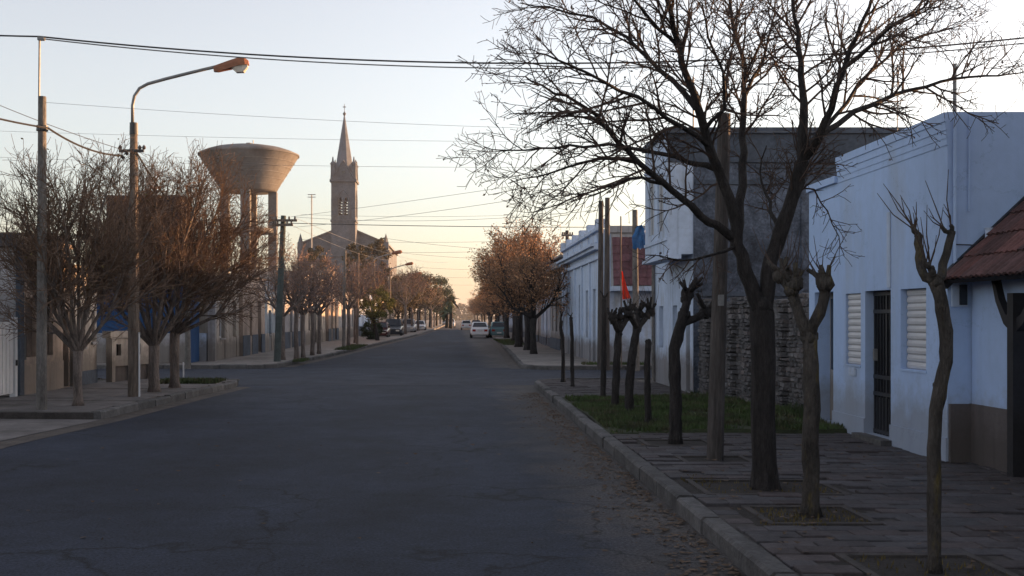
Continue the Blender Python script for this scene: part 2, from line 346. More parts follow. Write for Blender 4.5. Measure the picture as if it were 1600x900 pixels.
def seam(pts, w, seed):                # poured tar seams and a few filled patches
    r_ = random.Random(seed); mb = MB(); q = walk(pts, .5); L_ = []
    for p in q: L_.append((p.x+r_.uniform(-.03, .03), p.y+r_.uniform(-.05, .05), w*r_.uniform(.5, 1.3)))
    d = Vector(pts[-1])-Vector(pts[0]); n_ = Vector((-d.y, d.x)).normalized()
    for (x0, y0, a), (x1, y1, b) in zip(L_, L_[1:]):
        mb.quad((x0-n_.x*a, y0-n_.y*a, .004), (x1-n_.x*b, y1-n_.y*b, .004), (x1+n_.x*b, y1+n_.y*b, .004), (x0+n_.x*a, y0+n_.y*a, .004))
    return mb
tar = MB()
for pts, w, sd in (([(-6.2, 28.98), (3.0, 28.98)], .04, 4), ([(-6.3, 39.02), (2.6, 39.02)], .05, 5)):
    m_ = seam(pts, w, sd); k_ = len(tar.v); tar.v += m_.v; tar.f += [tuple(i+k_ for i in f) for f in m_.f]
struct('tar_seams', tar, M['tar'])

def offset(poly, d):
    out = []
    for i, p in enumerate(poly):
        t = (Vector(poly[min(i+1, len(poly)-1)]) - Vector(poly[max(i-1, 0)])).normalized()
        out.append(Vector((p[0], p[1])) + Vector((t.y, -t.x)) * d)   # to the right of travel
    return out
KW = .15
def kerb(parent, line, side, y_parts=(4, 110), seed=1, step=1.0, h=.15):
    rng = random.Random(seed); pts = walk(line, step); rest = MB()
    inner = offset(pts, KW*side)
    for i in range(len(pts)-1):
        a, b, c, d = pts[i], pts[i+1], inner[i+1], inner[i]
        mid = (a+b)/2
        gp = (b-a)*(.012/max((b-a).length, .01))
        a2, b2 = a+gp, b-gp
        hh = h + rng.uniform(-.012, .012); ch = .025; sft = rng.uniform(-.012, .012)
        n = (d-a).normalized(); a2 = a2+n*sft; b2 = b2+n*sft; d2 = d+gp; c2 = c-gp
        mb = MB(); A = [a2, b2, c2, d2]
        lo = [(q.x, q.y, -.05) for q in A]; m_ = [(q.x, q.y, hh-ch) for q in (a2, b2)]
        tp = [(q.x, q.y, hh) for q in (a2+n*ch, b2+n*ch)] + [(q.x, q.y, hh) for q in (c2, d2)]
        mb.v = lo + m_ + tp
        # 0-3 bottom, 4 5 front upper edge, 6 7 8 9 top
        mb.f = [(0,1,5,4), (4,5,7,6), (6,7,8,9), (1,2,8,7,5), (3,0,4,6,9), (2,3,9,8)]
        if y_parts[0] < mid.y < y_parts[1] and -14 < mid.x < 14:
            part('kerb_stone', mb, M['kerb'], parent)
        else:
            k = len(rest.v); rest.v += mb.v; rest.f += [tuple(q+k for q in f) for f in mb.f]
    if rest.f: part('kerb_run', rest, M['kerb'], parent, kind='stuff')
def block(name, line, side, back, m, z=.145):
    inner = offset(line, (KW-.01)*side)
    pts = [(p.x, p.y) for p in inner] + back
    mb = MB().zprism(pts, -.04, z); return struct(name, mb, m)

pv_rn = block('pavement_right', RN, 1, [(60, 29.6-5), (60, -14)], M['pave_joint'], .125)
kerb(pv_rn, RN[1:], 1, (4, 31), 3)
pv_rf = block('pavement_right_far', RF, 1, [(30, 800), (60, 800)], M['far_pave'])
kerb(pv_rf, RF[:-3], 1, (36, 90), 4)
pv_ln2 = block('pavement_left', LN2, -1, [(-60, 19.1)], M['pave_joint'], .125)
kerb(pv_ln2, LN2, -1, (15, 31), 5)
pv_ln = block('pavement_left_near', LN, -1, [(-60, 15.4), (-60, -14)], M['concrete'])
pv_lf = block('pavement_left_far', LF, -1, [(-40, 800), (-60, 800)], M['far_pave'])
kerb(pv_lf, LF[:-3], -1, (36, 90), 6)
dw = MB().quad((-9.3, 15.45, .035), (-6.62, 15.45, .012), (-6.2, 19.05, .012), (-9.3, 19.05, .035))
struct('driveway', dw, M['concrete'])
# gutters: dusty strips along the kerbs
def strip(name, line, w0, w1, side, m, z=.005):
    pts = walk(line, 2.0); a = offset(pts, -w0*side); b = offset(pts, -w1*side); mb = MB()
    for i in range(len(pts)-1):
        mb.quad((a[i].x, a[i].y, z), (a[i+1].x, a[i+1].y, z), (b[i+1].x, b[i+1].y, z), (b[i].x, b[i].y, z))
    return struct(name, mb, m)
strip('gutter_left', [(-6.62, -14), (-6.62, 15.4), (-6.22, 19.1), (-5.95, 24), (-5.66, 28.2)], 0, .42, -1, M['gutter'])
strip('gutter_right_far', RF[4:9], 0, .4, 1, M['gutter'])
strip('gutter_left_far', LF[4:9], 0, .45, -1, M['gutter'])

# paving tiles of the near right pavement
PITS = [(3.16, 7.12, .42, .42), (3.0, 9.12, .40, .36), (3.06, 10.62, .62, .42), (3.07, 12.66, .35, .3), (2.98, 14.4, .40, .32)]
LAWN_Y0, LAWN_Y1 = 15.55, 22.2
def near_house_x(y): return 5.95 if y < 12.4 else (5.68 if y < 17.3 else 5.95 - (y-17.3)*.1)
def tiles():
    rng = random.Random(8); TL, TW = .40, .20; spots = []
    y = 1.0; row = 0
    while y < 29.0:
        x = 2.26 - (TL/2 if row % 2 else 0); xe = near_house_x(y)
        while x < xe:
            x0, x1 = max(x, 2.245), min(x+TL, xe)
            cx, cy = (x0+x1)/2, y+TW/2
            inlawn = LAWN_Y0-.05 < cy < LAWN_Y1
            pit = any(abs(cx-a) < w+.16 and abs(cy-b) < h+.06 for a, b, w, h in PITS)
            if x1-x0 > .06 and not inlawn and not pit: spots.append((cx, cy, x1-x0))
            x += TL
        y += TW; row += 1
    me = bpy.data.meshes.new('paving_tile'); t = MB(); e = .008
    # slightly chamfered slab, unit-length in x
    A = [(-.5, -TW/2+.004), (.5, -TW/2+.004), (.5, TW/2-.004), (-.5, TW/2-.004)]
    t.v = [(x, yy, -.03) for x, yy in A] + [(x, yy, .0) for x, yy in A] + [(x*(1-4*e), yy*(1-8*e), .006) for x, yy in A]
    t.f = [(0,1,5,4), (1,2,6,5), (2,3,7,6), (3,0,4,7), (4,5,9,8), (5,6,10,9), (6,7,11,10), (7,4,8,11), (8,9,10,11)]
    me.from_pydata(t.v, [], t.f); me.materials.append(M['pave_near']); me.update()
    rest = MB()
    def inview(s): return s[1] > 6.7
    vis = sorted([s for s in spots if inview(s)], key=lambda s: s[1]); near = set(vis[:300])
    for s in spots:
        dz = .142 + rng.uniform(-.009, .009) - (.012 if rng.random() < .06 else 0); rz = rng.uniform(-.02, .02); k_ = 2.2 if rng.random() < .1 else 1; tx, ty = rng.uniform(-.016, .016)*k_, rng.uniform(-.016, .016)*k_
        if s in near:
            piece('paving_tile', me, pv_rn, (s[0], s[1], dz), scale=(s[2]-.008, 1, 1), rot=(tx, ty, rz))
        else:
            mtx = Matrix.Translation((s[0], s[1], dz)) @ Matrix.Rotation(rz, 4, 'Z') @ Matrix.Diagonal((s[2]-.008, 1, 1, 1))
            k = len(rest.v); rest.v += [tuple(mtx @ Vector(v)) for v in t.v]; rest.f += [tuple(q+k for q in f) for f in t.f]
    part('further_paving_tiles', rest, M['pave_near'], pv_rn, kind='stuff')
tiles()
for i, (cx, cy, w, h) in enumerate(PITS):
    s = MB().quad((cx-w-.16, cy-h-.1, .129), (cx+w+.16, cy-h-.1, .129), (cx+w+.16, cy+h+.1, .129), (cx-w-.16, cy+h+.1, .129))
    part('soil_pit', s, M['soil'], pv_rn)
    for (x0, x1, y0, y1) in ((cx-w-.06, cx+w+.06, cy-h-.06, cy-h), (cx-w-.06, cx+w+.06, cy+h, cy+h+.06), (cx-w-.06, cx-w, cy-h+.001, cy+h-.001), (cx+w, cx+w+.06, cy-h+.001, cy+h-.001)):
        part('pit_edging', MB().box(x0, x1, y0, y1, .10, .147), M['pave_joint'], pv_rn)
# concrete slabs of the left pavement
def left_slabs():
    rng = random.Random(4); y = 19.14
    while y < 29.3:
        y1 = min(y+1.25, 29.4); x = -9.25
        xk = -6.42 + (y-19.1)*.062
        n = 3; w = (xk-x)/n
        for i in range(n):
            a, b = x+i*w+.008, x+(i+1)*w-.008; z = .144+rng.uniform(-.004, .006)
            part('pavement_slab', MB().box(a, b, y+.008, y1-.008, .10, z), M['concrete'], pv_ln2)
        y = y1
left_slabs()
# lawn
lw = MB(); rng = random.Random(2)
nx, ny = 16, 26
def lz(x, y): return .165 + .02*math.sin(x*2.1)*math.sin(y*1.3) + .05*(x-2.4)/3
lawn_x1 = lambda y: near_house_x(y)-.02
gr = [[(lerp(2.24, lawn_x1(lerp(LAWN_Y0, LAWN_Y1, j/ny)), i/nx), lerp(LAWN_Y0, LAWN_Y1, j/ny)) for i in range(nx+1)] for j in range(ny+1)]
for j in range(ny):
    for i in range(nx):
        q = [gr[j][i], gr[j][i+1], gr[j+1][i+1], gr[j+1][i]]; lw.quad(*[(x, y, lz(x, y)) for x, y in q])
for i in range(nx):
    a, b = gr[0][i], gr[0][i+1]; lw.quad((a[0], a[1]-.05, .12), (b[0], b[1]-.05, .12), (b[0], b[1], lz(*b)), (a[0], a[1], lz(*a)))
struct('lawn_soil', lw, M['lawn_base'])
def blades(name, n, area, zf, hmin, hmax, m, seed, w=.012):
    rng = random.Random(seed); mb = MB()
    for _ in range(n):
        x, y = area(rng)
        z = zf(x, y); a = rng.uniform(0, 6.28); h = rng.uniform(hmin, hmax); l = rng.uniform(0, .6)*h; b = rng.uniform(0, 6.28)
        dx, dy = math.cos(a)*w, math.sin(a)*w
        mb.tri((x-dx, y-dy, z-.01), (x+dx, y+dy, z-.01), (x+math.cos(b)*l, y+math.sin(b)*l, z+h))
    return struct(name, mb, m, 'stuff')
def lawn_area(r):
    while True:
        x, y = r.uniform(2.28, 6.0), r.uniform(LAWN_Y0, LAWN_Y1)
        if x < lawn_x1(y) and math.sin(x*3.1+1)*math.sin(y*2.3)+.6*math.sin(x*7.3+y*5.1)+r.uniform(-.7, 1.2) > 0: return x, y
tag(blades('lawn_grass', 34000, lawn_area, lz, .02, .09, M['grass'], 5), 'short patchy grass of the lawn before the old wall', 'grass')
def pit_area(r):
    cx, cy, w, h = r.choice(PITS[:3] + [(2.75, 8.7, .25, .1), (2.55, 11.2, .2, .25), (3.0, 9.05, .45, .3)]); return cx+r.uniform(-w, w), cy+r.uniform(-h, h)
tag(blades('pit_weeds', 700, pit_area, lambda x, y: .135, .01, .04, M['leaf_yellow'], 6, .008), 'thin dry weeds round the trunks on the right pavement', 'weeds')
def verge(name, x0, x1, y0, y1, n, seed, label):
    sl = lambda r: (r.uniform(x0, x1), r.uniform(y0, y1))
    tag(blades(name, n, sl, lambda x, y: .15, .03, .12, M['grass'], seed, .02), label, 'grass')
verge('corner_grass', -7.6, -6.0, 27.2, 28.8, 1500, 11, 'strip of weeds on the left pavement corner')
verge('verge_grass', 3.1, 4.6, 66, 84, 3000, 12, 'grass verge under the rusty trees on the right')
verge('verge_grass', -6.2, -5.2, 56, 66, 2200, 13, 'grass verge along the far left kerb')
verge('verge_grass', 4.6, 6.8, 38.2, 39.1, 1200, 14, 'weeds by the pole group across the crossing')
verge('verge_grass', -6.1, -5.7, 41.0, 43.0, 600, 15, 'tuft of weeds on the left kerb beyond the crossing')
# fallen leaves in the right gutter and on the tiles
def leaves():
    rng = random.Random(21); mb = MB()
    for _ in range(3000):
        if rng.random() < .68:
            y = rng.uniform(5, 26); x = 2.02 - abs(rng.gauss(0, .34))*(.5+.5*abs(math.sin(y*1.1))); z = .008
        elif rng.random() < .4:
            y = rng.uniform(5, 20); x = rng.uniform(-5.5, 1.9); z = .008
            if rng.random() < .8: continue
        else:
            y = rng.uniform(5, 16); x = rng.uniform(2.3, 5.6); z = .158
            if rng.random() < .45: continue
        s = rng.uniform(.012, .045); a = rng.uniform(0, 6.28); c, d = math.cos(a)*s, math.sin(a)*s; k = rng.uniform(.0, .02)
        mb.quad((x-c, y-d, z+k), (x+d*.6, y-c*.6, z), (x+c, y+d, z+k*.7), (x-d*.6, y+c*.6, z+.004))
    struct('fallen_leaves', mb, M['leaf_dry'], 'stuff')['label'] = 'dry brown leaves drifted along the right kerb'
leaves()

# ------------------------------------------------------------------ building kit
def right_map(xf): return lambda u, w, z: (xf+w, u, z)      # facade on the right, looking at the street (-X)
def left_map(xf): return lambda u, w, z: (xf-w, u, z)
def front_map(yf): return lambda u, w, z: (u, yf+w, z)      # wall that looks at the camera (-Y)
def mbox(mb, mp, u0, u1, w0, w1, z0, z1):
    n = len(mb.v)
    mb.v += [tuple(mp(u, w, z)) for z in (z0, z1) for u, w in ((u0, w0), (u1, w0), (u1, w1), (u0, w1))]
    mb.f += [(n+a, n+b, n+c, n+d) for a, b, c, d in ((3,2,1,0), (4,5,6,7), (0,1,5,4), (1,2,6,5), (2,3,7,6), (3,0,4,7))]
    return mb
def facade(mb, mp, u0, u1, z0, z1, ops, rev=.22):
    us = sorted({u0, u1, *[o[0] for o in ops], *[o[1] for o in ops]}); zs = sorted({z0, z1, *[o[2] for o in ops], *[o[3] for o in ops]})
    for a, b in zip(us, us[1:]):
        for c, d in zip(zs, zs[1:]):
            m_, n_ = (a+b)/2, (c+d)/2
            if any(o[0] < m_ < o[1] and o[2] < n_ < o[3] for o in ops): continue
            mb.quad(mp(a, 0, c), mp(b, 0, c), mp(b, 0, d), mp(a, 0, d))
    for o in ops:
        r = o[5] if len(o) > 5 else rev; a, b, c, d = o[:4]
        mb.quad(mp(a, 0, c), mp(a, r, c), mp(a, r, d), mp(a, 0, d)); mb.quad(mp(b, 0, c), mp(b, r, c), mp(b, r, d), mp(b, 0, d))
        mb.quad(mp(a, 0, d), mp(a, r, d), mp(b, r, d), mp(b, 0, d)); mb.quad(mp(a, 0, c), mp(a, r, c), mp(b, r, c), mp(b, 0, c))
    return mb
def shell(mb, mp, u0, u1, z0, z1, depth, ends=True):        # the rest of the block behind a facade
    if ends:
        mb.quad(mp(u0, 0, z0), mp(u0, depth, z0), mp(u0, depth, z1), mp(u0, 0, z1))
        mb.quad(mp(u1, 0, z0), mp(u1, depth, z0), mp(u1, depth, z1), mp(u1, 0, z1))
    mb.quad(mp(u0, depth, z0), mp(u1, depth, z0), mp(u1, depth, z1), mp(u0, depth, z1))
    mb.quad(mp(u0, 0, z1), mp(u1, 0, z1), mp(u1, depth, z1), mp(u0, depth, z1)); return mb
def fill(root, mp, o, kind, rev=.22, slat=None):
    a, b, c, d = o[:4]; r = o[5] if len(o) > 5 else rev
    if kind == 'roller':
        w = part('window', mbox(MB(), mp, a, b, r-.02, r+.03, c, d), M['shutter'], root)
        n = max(4, int((d-c)/(slat or .085))); h = (d-c)/n
        for i in range(n):
            z = c+i*h; mb = MB(); q = r-.022
            pr = [(0, .012*h), (-.016, .2*h), (-.020, .55*h), (-.012, .85*h), (0, .97*h)]
            for (w0, z0), (w1, z1) in zip(pr, pr[1:]):
                mb.quad(mp(a+.012, q+w0, z+z0), mp(b-.012, q+w0, z+z0), mp(b-.012, q+w1, z+z1), mp(a+.012, q+w1, z+z1))
            part('slat', mb, M['shutter'], w)
        return w
    if kind == 'glass':
        w = part('window', mbox(MB(), mp, a, b, r-.02, r+.02, c, d), M['darkglass'], root)
        fr = MB()
        for u0, u1, z0, z1 in ((a, b, c, c+.06), (a, b, d-.06, d), (a, a+.06, c+.06, d-.06), (b-.06, b, c+.06, d-.06), ((a+b)/2-.03, (a+b)/2+.03, c+.06, d-.06)):
            mbox(fr, mp, u0, u1, r-.06, r-.021, z0, z1)
        part('frame', fr, M['white_metal'], w)
        part('sill', mbox(MB(), mp, a-.06, b+.06, -.06, r-.065, c-.07, c-.002), M['greywall'], w)
        return w
    if kind == 'wood':
        w = part('window', mbox(MB(), mp, a, b, r-.02, r+.02, c, d), M['darkglass'], root)
        m_ = (a+b)/2
        for u0, u1 in ((a+.01, m_-.008), (m_+.008, b-.01)):
            s = part('shutter', mbox(MB(), mp, u0, u1, r-.065, r-.022, c+.01, d-.01), M['wood_shutter'], w)
        return w
    if kind == 'door':
        w = part('door', mbox(MB(), mp, a, b, r-.03, r+.03, c, d), M['wood_shutter'], root)
        for z0, z1 in ((c+.12, c+.8), (c+.95, d-.15)):
            part('panel', mbox(MB(), mp, a+.12, b-.12, r-.05, r-.031, z0, z1), M['wood_shutter'], w)
        part('handle', mbox(MB(), mp, b-.1, b-.06, r-.09, r-.031, c+.95, c+1.08), M['metal'], w)
        return w
    if kind == 'garage':
        w = part('garage_door', mbox(MB(), mp, a, b, r-.03, r+.03, c, d), M['greywall'], root)
        return w
def house(name, label, side, xf, y0, y1, h, depth, wm, ops=(), cornice=None, plinth=None, rev=.2, group=None, z0=.14):
    mp = right_map(xf) if side > 0 else left_map(xf)
    root = thing(name, label, 'house', (xf, (y0+y1)/2, z0), group)
    mb = MB(); facade(mb, mp, y0, y1, z0, h, [o for o in ops], rev); shell(mb, mp, y0, y1, z0, h, depth)
    part('wall', mb, wm, root)
    for o in ops: fill(root, mp, o, o[4], rev)
    if cornice:
        cm, ch, cp = cornice
        part('cornice', mbox(MB(), mp, y0+.002, y1-.002, -cp, .05, h-ch-.25, h-.25), cm, root)
        part('coping', mbox(MB(), mp, y0-.02, y1+.02, -cp*.6, .12, h-.003, h+.09), cm, root)
    if plinth:
        segs = []; us = sorted([(o[0], o[1]) for o in ops if o[2] < z0+plinth[1]]); u = y0+.002
        for a, b in us: segs.append((u, a)); u = b
        segs.append((u, y1-.002))
        for a, b in segs:
            if b-a > .05: part('plinth', mbox(MB(), mp, a, b, -.025, .02, z0-.01, z0+plinth[1]), plinth[0], root)
    return root, mp

# ------------------------------------------------------------------ white house on the right
WX = 5.68
def white_house():
    root = thing('white_house', 'tall white plastered house with roller shutters and high parapet on the right', 'house', (WX, 14.6, .14))
    mp = right_map(WX); z0 = .14
    Wn1 = (15.06, 15.64, 1.14, 2.15, 'roller', .07); Wn2 = (12.98, 13.72, 1.16, 2.165, 'roller', .115)
    Dr = (14.03, 14.9, .22, 2.17, 'iron', .16)
    Ent = (16.15, 16.98, .2, 2.2, 'side', .24)
    mb = MB(); facade(mb, mp, 12.42, 15.95, z0, 4.17, [Wn1, Wn2, Dr])
    facade(mb, mp, 15.95, 17.25, z0, 3.92, [Ent])
    # end wall facing the camera, back, roof
    mb.quad((WX, 12.42, z0), (17, 12.42, z0), (17, 12.42, 4.17), (WX, 12.42, 4.17))
    mb.quad((17, 12.42, z0), (17, 17.25, z0), (17, 17.25, 4.17), (17, 12.42, 4.17))
    mb.quad((WX, 12.42, 4.17), (17, 12.42, 4.17), (17, 15.95, 4.17), (WX, 15.95, 4.17))
    mb.quad((WX, 15.95, 3.92), (17, 15.95, 3.92), (17, 15.95, 4.17), (WX, 15.95, 4.17))
    mb.quad((WX, 15.95, 3.92), (17, 15.95, 3.92), (17, 17.25, 3.92), (WX, 17.25, 3.92))
    mb.quad((WX, 17.25, z0), (17, 17.25, z0), (17, 17.25, 3.92), (WX, 17.25, 3.92))
    part('wall', mb, M['white'], root)
    for k, (z, d) in enumerate(((4.12, .04), (4.02, .026), (3.93, .016), (3.85, .009))):       # stepped cornice mouldings
        part('cornice', mbox(MB(), mp, 12.42, 15.95, -d, .0, z-.06, z+.045-.004*k), M['white'], root)
    part('cornice', mbox(MB(), mp, 15.96, 17.25, -.05, .0, 3.8, 3.9), M['white'], root)
    for a, b in ((12.42, 14.03), (14.9, 16.15)):
        part('plinth', mbox(MB(), mp, a+.002, b-.002, -.02, .01, z0, .42), M['white'], root)
    for w in (Wn1, Wn2):
        win = fill(root, mp, w, 'roller')
        part('sill', mbox(MB(), mp, w[0]-.01, w[1]+.01, -.012, w[5]-.025, w[2]-.025, w[2]-.003), M['white'], win)
    # iron door with bars
    a, b, c, d = Dr[:4]; r = Dr[5]
    door = part('door', mbox(MB(), mp, a, b, r, r+.04, c, d), M['darkglass'], root)
    n = 9
    for i in range(n):
        u = lerp(a+.03, b-.03, i/(n-1)); w_ = .022 if i in (0, 4, 8) else .008
        part('bar', mbox(MB(), mp, u-w_, u+w_, r-.045, r-.02, c+.003, d-.003), M['iron'], door)
    for z in (c+.04, c+.55, c+.78, d-.28, d-.04):
        part('rail', mbox(MB(), mp, a+.004, b-.004, r-.05, r-.015, z-.025, z+.025), M['iron'], door)
    part('kick_panel', mbox(MB(), mp, a+.05, b-.05, r-.03, r-.022, c+.06, c+.5), M['iron'], door)
    part('handle', mbox(MB(), mp, b-.16, b-.12, r-.1, r-.051, c+1.0, c+1.16), M['metal'], door)
    part('doorstep', mbox(MB(), mp, a-.08, b+.08, -.16, r, .13, .218), M['kerb'], root)
    # deep side entrance at the far end
    a, b, c, d = Ent[:4]; r = Ent[5]
    e = part('door', mbox(MB(), mp, a, b, r, r+.04, c, d), M['greywall'], root)
    part('panel', mbox(MB(), mp, a+.1, b-.1, r-.02, r-.002, c+.1, c+.7), M['greywall'], e)
    part('pane', mbox(MB(), mp, a+.1, b-.1, r-.02, r-.002, c+.8, d-.1), M['darkglass'], e)
    part('doorstep', mbox(MB(), mp, a-.1, b+.1, -.18, r, .13, .196), M['kerb'], root)
    # pipes on the end wall, mast, stain-grey duct
    part('drain_pipe', MB().tube([(5.75, 12.38, 2.3), (5.75, 12.38, 4.1)], .022, 8), M['white'], root)
    part('drain_pipe', MB().tube([P(1514, 330, 12.39), P(1515, 180, 12.39)], .012, 6), M['white'], root)
    v = P(1545, 356, 12.30); part('vent_pipe', MB().tube([(v.x, 12.3, 2.35), (v.x, 12.3, v.z-.03), (v.x, 12.3, v.z)], [.04, .04, .05], 10), M['white2'], root)
    part('mast', MB().tube([(5.80, 12.5, 3.4), (5.80, 12.5, 4.74)], .022, 8), M['metal'], root)
    part('mast', MB().tube([P(1402, 195, 14.2) - Vector((0, 0, .3)), P(1402, 100, 14.2)], .008, 6), M['metal'], root)
    # strip of loose cable cover on the facade
    q0, q1 = 14.02, 13.95
    part('cable_cover', mbox(MB(), mp, 14.02, 14.13, -.014, -.001, 2.2, 3.18), M['white2'], root)
    part('meter_box', mbox(MB(), mp, 15.22, 15.5, -.012, .0, .98, 1.10), M['white2'], root)
white_house()

# ------------------------------------------------------------------ tile roofed house beside it
def tile_house():
    TX = 5.95; root = thing('tile_roof_house', 'white house with grey dado, dark timber post and red clay tile roof at right edge', 'house', (TX, 9.5, .14))
    mp = right_map(TX); y0, y1 = 4.5, 12.40
    op = [(7.0, 8.1, 1.1, 2.0, 'roller')]
    mb = MB(); facade(mb, mp, y0, y1, .14, 2.6, op); shell(mb, mp, y0, y1, .14, 2.6, 6.0)
    part('wall', mb, M['white'], root); fill(root, mp, op[0], 'roller')
    part('dado', mbox(MB(), mp, y0+.01, y1+.012, -.022, .02, .135, .82), M['dado'], root)
    # return wall between the two fronts, with its little hatch
    part('return_wall', MB().box(WX+.01, TX-.023, 12.37, 12.416, .145, .815), M['dado'], root)
    h = part('hatch', MB().box(5.72, 5.9, 12.385, 12.416, 1.93, 2.2), M['white2'], root)
    part('hatch_opening', MB().box(5.80, 5.88, 12.36, 12.384, 1.95, 2.18), M['darkglass'], h)
    # roof: rises away from the street
    A = Vector((5.60, 0, 2.235)); sl = Vector((.92, 0, .87)).normalized(); nrm = Vector((-sl.z, 0, sl.x))
    Ln = 3.6; top = A + sl*Ln
    def rp(s, y, k): q = A + sl*s + nrm*k; return (q.x, y, q.z)
    dk = MB(); n0 = [rp(0, 4.4, -.06), rp(Ln, 4.4, -.06), rp(Ln, 12.35, -.06), rp(0, 12.35, -.06)]; n1 = [rp(0, 4.4, -.004), rp(Ln, 4.4, -.004), rp(Ln, 12.35, -.004), rp(0, 12.35, -.004)]
    dk.v = n0+n1; dk.f = [(3,2,1,0), (4,5,6,7), (0,1,5,4), (1,2,6,5), (2,3,7,6), (3,0,4,7)]
    roof = part('roof', dk, M['timber'], root)
    bk = MB().quad((top.x, 4.4, top.z), (top.x+2.6, 4.4, top.z-2.4), (top.x+2.6, 12.35, top.z-2.4), (top.x, 12.35, top.z)); part('rear_slope', bk, M['tile'], roof)
    gb = MB().poly([(TX, 12.33, 2.6), (top.x, 12.33, top.z-.1), (TX+6, 12.33, 2.6)]); part('gable', gb, M['white'], root); part('gable', MB().poly([(TX, 4.5, 2.6), (top.x, 4.5, top.z-.1), (TX+6, 4.5, 2.6)]), M['white'], root)
    tw, tl = .235, .36
    t = MB(); k = 9; prof = []
    for i in range(k+1):
        x = i/k; prof.append((x*tw, .012 + .024*abs(math.sin(x*math.pi*2))))
    for (x, z) in prof: t.v += [(0, x, z+.028), (tl*1.08, x, z+.004), (0, x, z-.002)]
    for i in range(k):
        a = i*3; b = a+3; t.f += [(a, b, b+1, a+1), (a+2, b+2, b, a)]
    me = mesh_of('roof_tile', t, M['tile']); ang = math.atan2(sl.z, sl.x); rng = random.Random(5)
    ys = [12.32-tw*(i+1) for i in range(30)]
    for r_ in range(10):
        for y in ys:
            if y < 4.4: continue
            q = A + sl*(r_*tl - .03) + nrm*rng.uniform(0, .008)
            piece('roof_tile', me, roof, (q.x, y, q.z), rot=(rng.uniform(-.02, .02), -ang, rng.uniform(-.015, .015)))
    vb = MB(); a0, a1 = A-sl*.04, A+sl*Ln
    vb.v = [tuple(a0+nrm*.05+Vector((0, 12.33, 0))), tuple(a1+nrm*.05+Vector((0, 12.33, 0))), tuple(a1-nrm*.1+Vector((0, 12.33, 0))), tuple(a0-nrm*.1+Vector((0, 12.33, 0)))]
    vb.v += [(x, y+.07, z) for x, y, z in vb.v]; vb.f = [(0,1,2,3), (7,6,5,4), (0,1,5,4), (1,2,6,5), (2,3,7,6), (3,0,4,7)]
    part('barge_board', vb, M['timber'], root)
    # posts with brackets
    for py in (11.22, 8.9):
        p = part('post', MB().box(5.78, 5.915, py-.06, py+.06, .14, 2.06), M['timber'], root)
        for s in (1, -1):
            br = MB(); pts = [(0, 1.80), (.10, 1.84), (.24, 2.0), (.34, 2.22), (.40, 2.22), (.31, 1.98), (.14, 1.74), (0, 1.66)]
            br.xprism([(py+s*(.055+u), z) for u, z in pts], 5.81, 5.885); part('bracket', br, M['timber'], p)
    part('eave_beam', MB().box(5.76, 5.92, 4.45, 12.3, 2.22, 2.32), M['timber'], root)
    part('gutter_bracket', MB().tube([P(1494, 382, 12.36), P(1523, 383, 12.36)], .008, 5), M['iron'], root)
tile_house()

